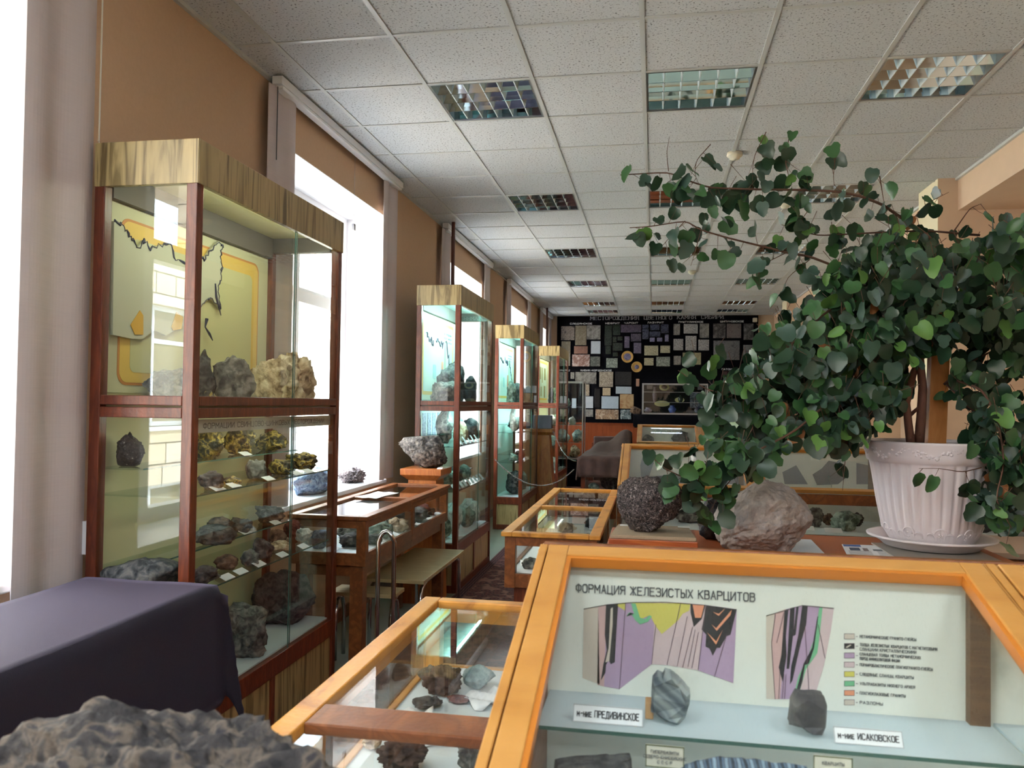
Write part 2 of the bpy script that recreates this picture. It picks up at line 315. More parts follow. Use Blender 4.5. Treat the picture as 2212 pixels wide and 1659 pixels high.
def card(label, cx, cy, z, w=.06, d=.035, tilt=.5, yaw=0, group='small white specimen cards', mat=None):
    """small folded paper label, leaning back"""
    b = MB(); ca, sa = math.cos(yaw), math.sin(yaw); h = d*math.sin(tilt); l = d*math.cos(tilt)
    t = lambda x, y, zz: (cx+x*ca-y*sa, cy+x*sa+y*ca, z+zz)
    b.prism([t(-w/2, -l/2, 0), t(w/2, -l/2, 0), t(w/2, l/2, h), t(-w/2, l/2, h)], (0, 0, .0015))
    return tag(obj('specimen_card', b, mat or M_paper), label, 'card', group)
# ------------------------------------------------------------------ room shell
XL, XR, XB, YN, YF, ZC, Y0, XO = -2.03, 2.35, 2.95, -5.2, 16.1, 3.271, 4.27, -2.45
b = MB().box(-2.03, XB, YN, YF, -.06, 0); struct('floor', b, M_floor)
b = MB().box(-1.36, -.72, .2, 15.6, 0, .008); b.mat(1)
b.box(-1.44, -1.36, .2, 15.6, 0, .009).box(-.72, -.64, .2, 15.6, 0, .009)
single('carpet_runner', b, [M_carpet, M_carpetB], 'long dark red patterned carpet runner along the aisle floor', 'carpet')
# ceiling tiles, one quad per cell, open where a light sits
rows = [-12, -8, -4, 0, 4, 8, 12, 16, 18]; cols_ = [-2, 0, 2]
lights = [(i, j) for j in rows for i in cols_]
b = MB(); xs = [XL]+[.6*i for i in range(-3, 4)]+[XR]; js = list(range(-16, 20)); 
ys = [YN]+[Y0+.6*j for j in js if YN < Y0+.6*j < YF]+[YF]
for xa, xb in zip(xs, xs[1:]):
    for ya, yb in zip(ys, ys[1:]):
        i = round(xa/.6); j = round((ya-Y0)/.6)
        if (i, j) in lights and abs(xa-.6*i) < .01 and abs(ya-Y0-.6*j) < .01: continue
        b.box(xa, xb, ya, yb, ZC, ZC+.015)
b.box(XL-.45, XB+.2, YN-.2, YF+.2, 3.6, 3.75)
struct('ceiling', b, M_ceil)
b = MB()
for i in range(-3, 4): b.box(.6*i-.012, .6*i+.012, YN, YF, ZC-.006, ZC+.001)
for y in ys[1:-1]: b.box(XL, XR, y-.011, y+.011, ZC-.005, ZC+.0012)
b.box(XL, XL+.02, YN, YF, ZC-.02, ZC).box(XR-.02, XR, YN, YF, ZC-.02, ZC)
struct('trim_1', b, M_bar)
# left wall with window openings
wins = [(-6.38+3.55*k, min(-4.57+3.55*k, YF-.25)) for k in range(1, 7)]
ZS, ZH = .86, 2.96
b = MB(); ye = YN
b.box(XO, XL, YN-.2, YF+.2, -.06, ZS).box(XO, XL, YN-.2, YF+.2, ZH, 3.6)
for y0, y1 in wins: b.box(XO, XL, ye-(.2 if ye == YN else 0), y0, ZS, ZH); ye = y1
b.box(XO, XL, ye, YF+.2, ZS, ZH)
struct('wall_left', b, M_wallL)
for n, (y0, y1) in enumerate(wins):
    e = thing('window_%d' % (n+1), None, None, (XO, (y0+y1)/2, ZS)); tag(e, kind='structure')
    b = MB(); t = .004     # white plastered reveal and sill
    b.box(XO+.08, XL+.001, y0-.001, y0+t, ZS, ZH).box(XO+.08, XL+.001, y1-t, y1+.001, ZS, ZH).box(XO+.08, XL+.001, y0, y1, ZH-t, ZH+.001)
    obj('reveal', b, M_white, e)
    obj('sill', MB().box(XO+.081, XL+.03, y0+.005, y1-.005, ZS-.001, ZS+.03), M_pvc, e, bevel=.006)
    b = MB(); X0, X1 = XO, XO+.08; f = .07; ym = 1.76 if n == 1 else (y0+y1)/2; w = .11 if n == 1 else .05; zt = 2.24  # near window's unseen mullion widened and shifted to mask its reflection in the cabinet
    b.box(X0, X1, y0, y0+f, ZS, ZH).box(X0, X1, y1-f, y1, ZS, ZH).box(X0, X1, y0+f, y1-f, ZS, ZS+f+.03).box(X0, X1, y0+f, y1-f, ZH-f, ZH)
    b.box(X0, X1, ym-w, ym+w, ZS+f+.03, ZH-f).box(X0, X1, y0+f, ym-w, zt-.05, zt+.05).box(X0, X1, ym+w, y1-f, zt-.05, zt+.05)
    obj('frame', b, M_pvc, e)
    b = MB()
    for a1, a2 in ((y0+f, ym-w), (ym+w, y1-f)):
        for z1, z2 in ((ZS+f, zt-.05), (zt+.05, ZH-f)): b.box(X0+.03, X0+.04, a1-.02, a2+.02, z1-.02, z2+.02)
    obj('pane', b, G, e)
    # light portal in the opening
    ld = bpy.data.lights.new('window_portal', 'AREA'); ld.shape = 'RECTANGLE'; ld.size = ZH-ZS; ld.size_y = y1-y0; ld.cycles.is_portal = True
    lo = bpy.data.objects.new('window_portal', ld); COL.objects.link(lo); lo.location = (XO-.02, (y0+y1)/2, (ZS+ZH)/2); lo.rotation_euler = (0, -math.pi/2, 0)
# other walls
struct('wall_back', MB().box(XO, XB+.2, YF, YF+.2, -.06, 3.6), M_wallR)
struct('wall_front', MB().box(XO, XB+.2, YN-.2, YN, -.06, 3.6), M_wallR)
b = MB().box(XB, XB+.2, YN-.2, YF+.2, -.06, 3.6); struct('wall_right', b, M_wallR)
b = MB().box(XR, XB, YN, YF, 3.02, 3.3); struct('trim_2', b, M_wallR)
piers = [-3.95, -.45, 3.05, 6.6, 10.15, 13.7]
for n, y in enumerate(piers):
    if n < 3: xx = 2.3
    else: xx = 2.21
    b = MB().box(xx, XB, y, y+.45, 0, ZC); b.mat(1); b.box(xx-.004, xx, y+.0, y+.45, 0, ZC)  # pale skin on the side facing the windows, daylight put into its colour
    struct('trim_%d' % (3+n), b, [M_wallR, M_pier_lit])
b = MB().box(XB-.02, XB, YN, YF, 0, .09); struct('baseboard_right', b, M_case)
b = MB().box(XL, XL+.015, YN, YF, 0, .09); struct('baseboard_left', b, M_case)
# heating pipes by the left wall
for n, y in enumerate((7.62, 14.68)):
    b = MB().tube([(-1.885, y, 0), (-1.885, y, 2.45), (-1.885-.0, y+.02, 2.55), (-1.885, y, 2.7), (-1.885, y, ZC)], .018, 10)
    single('heating_pipe', b, M_pipe, ['brown painted vertical pipe behind the second tall lit cabinet', 'thin brown vertical pipe by the window nearest the black wall'][n], 'pipe', smooth=True)
# ------------------------------------------------------------------ recessed louvre lights
def fixture(i, j, label, lit):
    x0, y0 = .6*i+.012, Y0+.6*j+.012; x1, y1 = x0+.576, y0+.576; e = thing('ceiling_light', label, 'ceiling light', ((x0+x1)/2, (y0+y1)/2, ZC), 'square recessed louvre lights')
    b = MB(); t = .012; zt = ZC+.1
    b.box(x0, x1, y0, y0+t, ZC-.004, zt).box(x0, x1, y1-t, y1, ZC-.004, zt).box(x0, x0+t, y0+t, y1-t, ZC-.004, zt).box(x1-t, x1, y0+t, y1-t, ZC-.004, zt).box(x0, x1, y0, y1, zt-.004, zt)
    obj('housing', b, M_alu, e)
    b = MB()
    for k in range(5):     # long mirrored wedges
        y = y0+.02+k*(y1-y0-.04)/4; a = .03 if 0 < k < 4 else .012; zb = ZC
        pts = [(x0+t, y-a, zb+.055), (x0+t, y-a*.45, zb+.022), (x0+t, y-.003, zb), (x0+t, y+.003, zb), (x0+t, y+a*.45, zb+.022), (x0+t, y+a, zb+.055)]
        b.prism(pts, (x1-x0-2*t, 0, 0))
    obj('reflector', b, M_mir, e)
    for k in range(1, 6):  # cross blades, V shaped
        x = x0+k*(x1-x0)/6; b = MB(); b.prism([(x-.0028, y0+.014, ZC+.0005), (x+.0028, y0+.014, ZC+.0005), (x+.008, y0+.014, ZC+.045), (x-.008, y0+.014, ZC+.045)], (0, y1-y0-.028, 0)); obj('cross_blade', b, M_mir2, e)
    for q in range(4):
        y = y0+.02+(q+.5)*(y1-y0-.04)/4
        obj('lamp_tube', MB().tube([(x0+.02, y, ZC+.075), (x1-.02, y, ZC+.075)], .013, 8), M_tubeL if lit else M_tube, e, smooth=True)
    return e
M_tube = P('unlit_lamp_glass', c(235, 238, 240), .3)
M_tubeL = P('lit_lamp_glass', c(255, 255, 255), .3, emit=(.85, .93, 1, 1), es=26)
rn = {-4: 'behind the camera', 0: 'first row from the camera', 4: 'second row from the camera', 8: 'third row from the camera', 12: 'fourth row from the camera', 16: 'fifth row from the camera', 18: 'last row'}
cn = {-2: 'nearest the windows', 0: 'middle one of three', 2: 'nearest the peach wall'}
_p = {}
for (i, j) in lights:
    if j == -4: continue
    if j < 0:  # unseen lit fixtures added out of frame to brighten the near showcase
        e = fixture(i, j, 'added square louvre light, unseen behind the camera, lit, %s, %s' % ('nearer row' if j == -8 else 'farther row', cn[i]), True)
        ld = bpy.data.lights.new('added_fill_light', 'AREA'); ld.size = .5; ld.energy = 9; ld.color = (.86, .94, 1); lo = bpy.data.objects.new('added_fill_light', ld); COL.objects.link(lo); lo.parent = e; lo.location = (0, 0, -.008)
        continue
    L_ = 'square louvre light in the ceiling, %s, %s' % (rn[j], cn[i])
    lit = j == 16
    if lit not in _p: _p[lit] = fixture(i, j, L_, lit)
    else: dup(_p[lit], (.6*i+.3, Y0+.6*j+.3, ZC), L_)
for i in cols_:
    b = MB().box(.6*i, .6*i+.6, Y0-2.4, Y0-1.8, ZC, ZC+.015); struct('trim_%d' % (10+i), b, M_ceil)
# smoke detectors and wall boxes
for n, (px, py) in enumerate(((1587, 330), (1696, 438), (1495, 585), (1430, 682))):
    p = pix(px, py, z=ZC); 
    b = MB().lathe([(.0, p.z), (.052, p.z), (.055, p.z-.02), (.05, p.z-.028), (.036, p.z-.03), (.034, p.z-.045), (.0, p.z-.047)][::-1], p.x, p.y, 24)
    e = single('smoke_detector', b, M_tan, ['cream smoke detector on the ceiling just above the highest green leaves', 'cream smoke detector beside the ceiling light behind the leaves', 'cream smoke detector half hidden by a hanging leaf', 'cream smoke detector just before the black stone wall'][n], 'smoke detector', smooth=True)
# ------------------------------------------------------------------ blinds: head rail, gathered strip at each end, bead chain
def blind(y0, y1, label):
    e = thing('window_blind', label, 'blind', (-1.97, (y0+y1)/2, 3.2), 'pale blinds drawn aside at the windows')
    b = MB().box(-1.99, -1.93, y0, y1, 3.215, 3.262); b.box(-1.985, -1.935, y0+.02, y1-.02, 3.195, 3.215); obj('head_rail', b, M_pvc, e, bevel=.004)
    for ya, yb in ((y0-.06, y0+.27), (y1-.33, y1+.0)):
        b = MB(); n = 24; z0 = .62 if y0 < 3 else .9; 
        for k in range(n):   # slightly bowed cloth, 4 mm thick
            t0, t1 = k/n, (k+1)/n; fx = lambda t: -1.975+.012*math.sin(t*math.pi*3)
            b.prism([(fx(t0), ya+(yb-ya)*t0, z0), (fx(t1), ya+(yb-ya)*t1, z0), (fx(t1)-.004, ya+(yb-ya)*t1, z0), (fx(t0)-.004, ya+(yb-ya)*t0, z0)], (0, 0, 3.2-z0))
        obj('fabric_strip', b, M_blind, e, smooth=False)
    return e
bl = ['pale blind gathered at the window nearest the camera, beside the large cabinet', 'pale blind drawn aside at the window behind the large near cabinet', 'pale blind drawn aside at the third window, by a brown pipe', 'pale blind drawn aside at the fourth window', 'pale blind drawn aside at the window nearest the black wall']
for k, (a, z) in enumerate(((.47, 2.62), (4.02, 6.16), (7.6, 9.87), (11.12, 13.3), (14.5, 16.0))):
    e = blind(a, z, bl[k])
    yc = z+.005
    if k == 0:
        b = MB(); n = 0; zz = 3.2; yy = 2.63
        b.tube([(-1.962, yy, 3.2), (-1.962, yy, 2.45)], .0022, 6)
        zz = 2.45
        while zz > 1.06: 
            bmesh.ops.create_icosphere(b.bm, subdivisions=1, radius=.0042, matrix=Matrix.Translation((-1.962+.004*math.sin((2.45-zz)*1.3), yy, zz))); zz -= .0115
        obj('bead_chain', b, M_tan, e)
        b = MB().tube([(-1.967, yy+.01, 3.2), (-1.967, yy+.01, 1.05)], .0016, 6).box(-1.972, -1.953, yy-.02, yy+.01, .93, 1.05); obj('cord_weight', b, M_pvc, e)
    if k == 1:
        b = MB().tube([(-1.955, a-.0, 3.2), (-1.955, a-.0, 2.8)], .003, 6); obj('bead_chain', b, M_ink2, e)
# small clip hanging on a wire in the second window
b = MB().tube([(-2.02, 5.33, 3.26), (-2.02, 5.33, 2.74)], .0015, 6).box(-2.028, -2.012, 5.315, 5.345, 2.7, 2.745)
single('hanging_clip', b, M_chrome, 'tiny metal clip hanging on a thin wire in the second window', 'clip')
# ------------------------------------------------------------------ outside: the neighbouring stone building and yard
fac = P('cream_stone_blocks', c(228, 212, 190), .85)
t = fac.node_tree; br = t.nodes.new('ShaderNodeTexBrick'); tc = t.nodes.new('ShaderNodeTexCoord'); mp = t.nodes.new('ShaderNodeMapping')
mp.inputs['Rotation'].default_value = (0, math.pi/2, 0); sep = t.nodes.new('ShaderNodeSeparateXYZ'); cmb = t.nodes.new('ShaderNodeCombineXYZ')
t.links.new(tc.outputs['Object'], sep.inputs[0]); t.links.new(sep.outputs['Y'], cmb.inputs[0]); t.links.new(sep.outputs['Z'], cmb.inputs[1]); t.links.new(cmb.outputs[0], br.inputs['Vector'])
br.inputs['Scale'].default_value = 1; br.inputs['Brick Width'].default_value = 1.1; br.inputs['Row Height'].default_value = .42; br.inputs['Mortar Size'].default_value = .016
br.inputs['Color1'].default_value = c(232, 218, 198); br.inputs['Color2'].default_value = c(220, 202, 178); br.inputs['Mortar'].default_value = c(120, 110, 104); br.offset_frequency = 2; br.squash = .6; br.squash_frequency = 3
t.links.new(br.outputs[0], t.nodes['Principled BSDF'].inputs['Base Color'])
XFAC = -9.5
e = thing('neighbouring_building', 'cream stone building with white framed windows seen reflected in cabinet glass', 'building', (XFAC-2, 0, -4))
b = MB(); wy = [(-30.6+4.05*k, -28.2+4.05*k) for k in range(14)]; wz = [(-2.6, -.2), (.95, 3.35), (4.6, 7.0)]
zprev = -4
for (z0, z1) in wz:
    b.box(XFAC-4, XFAC, -32, 30, zprev, z0); ya = -32
    for (y0, y1) in wy: b.box(XFAC-.5, XFAC, ya, y0, z0, z1); ya = y1
    b.box(XFAC-.5, XFAC, ya, 30, z0, z1); zprev = z1
b.box(XFAC-4, XFAC, -32, 30, zprev, 9.5); obj('wall', b, fac, e)
dk = P('dim_window_glass', c(150, 140, 120), .08)
for (z0, z1) in wz[:2]:
    for (y0, y1) in wy[:8]:
        b = MB(); X = XFAC-.3; f = .09
        b.box(X, X+.1, y0, y0+f, z0, z1).box(X, X+.1, y1-f, y1, z0, z1).box(X, X+.09, y0+f, y1-f, z0, z0+f).box(X, X+.09, y0+f, y1-f, z1-f, z1).box(X, X+.08, (y0+y1)/2-.05, (y0+y1)/2+.05, z0+f, z1-f).box(X, X+.07, y0+f, y1-f, z1-.75, z1-.66).box(X, X+.38, y0-.05, y1+.05, z0-.08, z0)
        w = obj('window', b, M_pvc, e); 
        obj('pane', MB().box(X+.02, X+.04, y0+f, y1-f, z0+f, z1-f), dk, w)
b = MB().box(-40, XO-.01, -45, 45, -4.2, -4); struct('ground', b, tex(P('pale_yard', c(190, 186, 178), .9), [c(170, 168, 160), c(200, 196, 188)], 'noise', (1, 1, 1)))
# ------------------------------------------------------------------ far wall: black velvet panel with polished stone samples
YP = 16.05
def fw(x, y, yp=YP): return pix(1180+x*.217, 660+y*.217, y=yp)   # point on the far wall
e = thing('black_display_panel', 'wide black velvet panel with silver Cyrillic lettering on the far wall', 'display panel', (0, YF, 1.13))
a = fw(105, 105); z = fw(2080, 1160)
obj('backing', MB().box(-1.86, 2.05, YP, YF-.005, 1.135, ZC-.01), M_black, e)
def fwt(name, s, x0, x1, yb, hpx, mt=M_silver, **k):
    p = fw(x0, yb, YP-.004); q = fw(x1, yb, YP-.004); text(name, s, p, hpx*.217*16/F_PX, mt, e, width=(q-p).length, ux=(1, 0, 0), ext=.004, **k)
fwt('lettering', 'МЕСТОРОЖДЕНИЯ', 440, 920, 142, 32, serif=True); fwt('lettering', 'ЦВЕТНОГО', 974, 1250, 138, 32, serif=True); fwt('lettering', 'КАМНЯ', 1305, 1486, 133, 32, serif=True); fwt('lettering', 'СИБИРИ', 1545, 1762, 131, 32, serif=True)
for s, x0, x1, yb in (('СЛЮДЯНСКОЕ', 238, 455, 188), ('НЕФРИТ', 590, 730, 184), ('ЧАРОИТ', 778, 912, 181), ('ЛАЗУРИТ', 1008, 1168, 177), ('ПУШТУЛИМСКОЕ', 1318, 1562, 171), ('ШИПУНОВСКОЕ', 1733, 1965, 166), ('КИБИК-КОРДОНСКОЕ', 343, 650, 652), ('ИГДАТ', 165, 235, 654), ('ПАТОМСКОЕ', 1747, 1925, 641)):
    fwt('lettering', s, x0, x1, yb, 14, M_paper, bold=1.5)
def marble(name, c1, c2, c3=None, sc=6, kind='noise', dist=2, pos=None):
    m = P('polished_'+name, c1, .22); return tex(m, [c1, c2, c3 or c1], kind, (sc*(2.2 if kind == 'wave' else 1.6),)*3, 8, dist, pos=pos or [.40, .5, .60])
K = dict(
 pinkgrey=marble('grey_pink', c(120, 110, 104), c(150, 138, 130), c(90, 86, 84)), beigegrey=marble('beige_grey', c(146, 140, 122), c(128, 118, 100), sc=5),
 lgrey=marble('light_grey', c(160, 158, 152), c(140, 138, 134), c(112, 110, 108), 5), salmon=marble('salmon', c(158, 118, 104), c(140, 104, 92)), white=marble('white', c(206, 214, 222), c(196, 206, 216)),
 pink=marble('pink', c(150, 116, 108), c(170, 140, 132), c(206, 190, 184)), green=marble('grey_green', c(112, 118, 112), c(80, 86, 82), c(140, 146, 140), 12),
 dgreen=marble('dark_green', c(30, 38, 34), c(44, 54, 46), sc=8), purple=marble('purple', c(70, 62, 84), c(96, 86, 106), c(52, 48, 64), 16), lpurple=marble('light_purple', c(112, 104, 128), c(90, 82, 108), c(132, 124, 146), 20),
 dblue=marble('dark_blue', c(40, 44, 70), c(84, 90, 116), c(28, 30, 44), 18), violet=marble('violet', c(96, 92, 140), c(160, 158, 190), c(60, 56, 100), 22),
 veined=marble('cream_veined', c(206, 202, 172), c(96, 94, 84), c(198, 194, 164), 5, 'noise', 5, [.46, .5, .54]), pale=marble('pale_green_veined', c(176, 186, 176), c(90, 98, 92), c(160, 170, 160), 9, 'noise', 3),
 zebra=marble('white_veined', c(190, 190, 192), c(86, 86, 88), c(180, 180, 182), 5, 'noise', 5, [.45, .5, .56]), yellow=marble('yellowish', c(176, 170, 130), c(150, 144, 110)),
 dgrey=marble('dark_grey', c(66, 64, 68), c(84, 82, 84), c(110, 108, 110), 5), brgrey=marble('brown_grey', c(104, 96, 98), c(116, 108, 108), c(96, 88, 90), 8), mgrey=marble('mid_grey', c(96, 98, 106), c(116, 118, 124), c(84, 86, 92), 6),
 reddark=marble('dark_red', c(52, 38, 42), c(66, 50, 52)), bveined=marble('beige_veined', c(196, 184, 164), c(120, 108, 96), c(204, 192, 174), 8, 'noise', 4), black=marble('black', c(30, 30, 34), c(36, 36, 40)),
 beige=marble('beige', c(206, 188, 160), c(190, 170, 140)), lblue=marble('pale_blue', c(190, 206, 220), c(182, 198, 212)), orange=marble('orange_beige', c(206, 176, 134), c(196, 164, 122), c(170, 120, 84), 3), brown=marble('brown_beige', c(190, 162, 134), c(140, 112, 92), c(204, 184, 160), 4, 'noise', 3),
 teal=marble('teal_veined', c(140, 158, 164), c(60, 74, 82), c(180, 192, 196), 5, 'noise', 3), dbl=marble('slate_blue', c(104, 116, 136), c(50, 56, 68), c(120, 132, 150), 3))
tiles = [
 (148, 207, 282, 345, 'pinkgrey', 'grey pink veined stone square, top corner sample by the windows'), (288, 200, 402, 395, 'beigegrey', 'tall beige grey stone sample in the top row'), (404, 197, 541, 338, 'lgrey', 'light grey veined stone square in the top row'),
 (150, 357, 242, 600, 'beigegrey', 'tall beige stone sample behind the fourth cabinet top'), (277, 405, 413, 480, 'salmon', 'small salmon stone sample'), (445, 355, 541, 480, 'white', 'plain white stone sample under the light grey square'), (258, 488, 434, 605, 'pink', 'pink stone sample with pale blots'), (440, 508, 537, 605, 'green', 'mottled grey green stone sample beside the pink one'),
 (580, 195, 655, 400, 'dgreen', 'tall dark green nephrite sample'), (661, 190, 738, 297, 'dgreen', 'dark nephrite sample at the top beside the tallest green one'), (662, 308, 702, 368, 'dgreen', 'small square of dark nephrite'), (708, 308, 760, 350, 'dgreen', 'smallest dark nephrite sample in the second row'), (660, 372, 760, 452, 'dgreen', 'wide dark green nephrite sample'), (590, 403, 645, 483, 'dgreen', 'dark nephrite sample under the tallest green one'), (662, 468, 714, 507, 'dgreen', 'little nephrite sample above the pale green marble'), (597, 525, 711, 620, 'pale', 'pale green mottled marble sample'),
 (742, 190, 946, 269, 'purple', 'wide dark purple charoite sample'), (778, 308, 830, 423, 'lpurple', 'narrow upright purple charoite sample'), (842, 280, 946, 358, 'purple', 'dark purple charoite sample under the widest one'), (870, 370, 946, 477, 'lpurple', 'upright lilac charoite sample above the lower plate'),
 (956, 190, 1020, 230, 'dblue', 'small dark blue lazurite sample'), (955, 234, 1020, 335, 'dblue', 'upright blue grey lazurite sample'), (1035, 188, 1127, 246, 'dblue', 'blue and white lazurite sample at the top'), (1027, 258, 1136, 310, 'dblue', 'wide blue lazurite sample'), (1030, 320, 1080, 360, 'violet', 'small pale violet sample'), (1102, 320, 1155, 358, 'violet', 'small bright violet sample'), (1140, 188, 1218, 275, 'dblue', 'darkest blue lazurite square'), (1180, 290, 1218, 358, 'violet', 'narrow upright violet sample'),
 (976, 400, 1115, 497, 'veined', 'larger cream marble sample with dark swirls'), (1135, 400, 1232, 472, 'veined', 'smaller cream marble with wavy dark bands, upper'), (975, 523, 1068, 596, 'veined', 'small cream marble with wavy bands, lower'), (1095, 511, 1231, 605, 'pale', 'grey marble sample with round ring pattern'),
 (1266, 184, 1331, 294, 'lgrey', 'narrow light grey marble sample in the top row'), (1367, 184, 1508, 279, 'zebra', 'wide white marble with upright dark streaks'), (1526, 180, 1620, 322, 'lgrey', 'upright grey marble sample beside the leaves'), (1266, 333, 1363, 445, 'zebra', 'square white marble with fine streaks'), (1385, 303, 1495, 447, 'zebra', 'upright white marble with bold dark veins'), (1513, 340, 1620, 447, 'zebra', 'white marble sample partly behind leaves'), (1268, 502, 1340, 590, 'lgrey', 'pale grey green small square marble'), (1357, 470, 1540, 588, 'yellow', 'wide yellowish stone sample'),
 (1660, 180, 1785, 325, 'dgrey', 'dark grey stone square with pale lines'), (1795, 180, 1940, 324, 'brgrey', 'brownish grey stone square with a red mark'), (1963, 180, 2062, 342, 'dgrey', 'dark grey upright stone at the panel edge'), (1663, 350, 1925, 542, 'mgrey', 'largest grey stone slab of the panel'), (1960, 392, 2065, 542, 'mgrey', 'grey stone sample at the panel edge'),
 (1755, 655, 1805, 700, 'reddark', 'first small dark red sample under the lower label'), (1810, 655, 1860, 700, 'reddark', 'second small dark red sample under the lower label'), (1865, 655, 1960, 700, 'reddark', 'wider dark red sample under the lower label'),
 (290, 663, 500, 778, 'lgrey', 'wide pale grey veined marble sample'), (527, 660, 667, 810, 'bveined', 'beige marble square with brown veins'), (685, 660, 850, 795, 'black', 'large plain black stone square'), (242, 665, 280, 730, 'lgrey', 'small grey stone sample behind the cabinet'), (380, 785, 430, 898, 'bveined', 'narrow beige veined sample beside the metal case'), (480, 828, 537, 1015, 'black', 'narrow black stone with gold vein'), (561, 820, 640, 895, 'beige', 'small beige stone square'), (692, 808, 850, 878, 'lblue', 'long pale blue grey sample'), (733, 883, 871, 1025, 'orange', 'orange beige stone square with brown star'), (550, 905, 720, 1025, 'lblue', 'large plain pale blue sample'), (365, 905, 468, 1020, 'white', 'plain white square beside the metal case'), (255, 925, 300, 1020, 'lblue', 'pale blue sample behind the glass case'),
 (369, 1035, 468, 1105, 'lgrey', 'grey veined marble in the bottom row'), (490, 1037, 720, 1130, 'brown', 'long brown and beige marble in the bottom row'), (738, 1037, 845, 1130, 'teal', 'teal veined marble in the bottom row'), (133, 1037, 207, 1130, 'yellow', 'cream stone sample in the bottom row behind the cabinet'),
 (1430, 870, 1560, 1020, 'dbl', 'slate blue stone behind the metal display case'), (1572, 870, 1655, 1020, 'dbl', 'slate blue stone right beside the metal display case'), (1000, 745, 1060, 830, 'brgrey', 'brownish stone sample behind the case glass'), (1505, 745, 1560, 840, 'mgrey', 'grey stone sample behind the case corner'), (1690, 740, 1790, 840, 'mgrey', 'grey stone sample hidden among leaves'), (1310, 745, 1400, 790, 'dgrey', 'grey stone strip behind the case glass'),
]
for x0, y0, x1, y1, k, lab in tiles:
    p = fw(x0, y1, YP); q = fw(x1, y0, YP)
    single('stone_sample', MB().box(p.x, q.x, YP-.02, YP-.001, p.z, q.z), K[k], lab, 'stone sample', 'polished stone samples on the black panel', bevel=.003)
for (x, y, r, lab) in ((808, 510, 58, 'round wooden plate with violet centre, upper of two'), (901, 611, 53, 'round wooden plate with small violet centre, lower of two')):
    p = fw(x, y, YP-.03); rr = r*.217*16/F_PX
    e = thing('decorative_plate', lab+' on the black wall', 'plate', (p.x, YP-.002, p.z), 'round plates on the black panel')
    def ln(b, prof, e=e, p=p):
        bm = b.bm; b.lathe(prof, 0, 0, 40); bmesh.ops.transform(bm, matrix=Matrix.Translation((p.x, YP-.002, p.z)) @ Matrix.Rotation(math.pi/2, 4, 'X'), verts=bm.verts)
    b = MB(); ln(b, [(0, 0), (rr*.7, 0), (rr, .022), (rr, .03), (rr*.86, .028), (rr*.62, .012), (0, .012)]); obj('rim', b, P('yellow_wood', c(214, 170, 96), .4), e, smooth=True)
    b = MB(); s = .62 if r > 55 else .42; ln(b, [(0, .0125), (rr*s, .0125), (rr*s*.9, .016), (0, .018)]); obj('centre', b, K['violet'], e, smooth=True)
p = fw(893, 805); q = fw(928, 730)
single('small_framed_plaque', MB().box(p.x, q.x, YP-.03, YP-.001, p.z, q.z), P('pinkish_frame', c(190, 150, 128), .5), 'small pinkish plaque beside the metal case on the black wall', 'plaque', bevel=.01)
# red wood wainscot below
b = MB()
x = XL+.02
while x < XR: b.box(x, x+.085, YF-.02, YF-.002, 0, 1.13); x += .09
b.box(XL, XR, YF-.012, YF-.001, 0, 1.13).box(XL, XR, YF-.035, YF-.001, 1.105, 1.135)
struct('trim_20', b, M_wains)
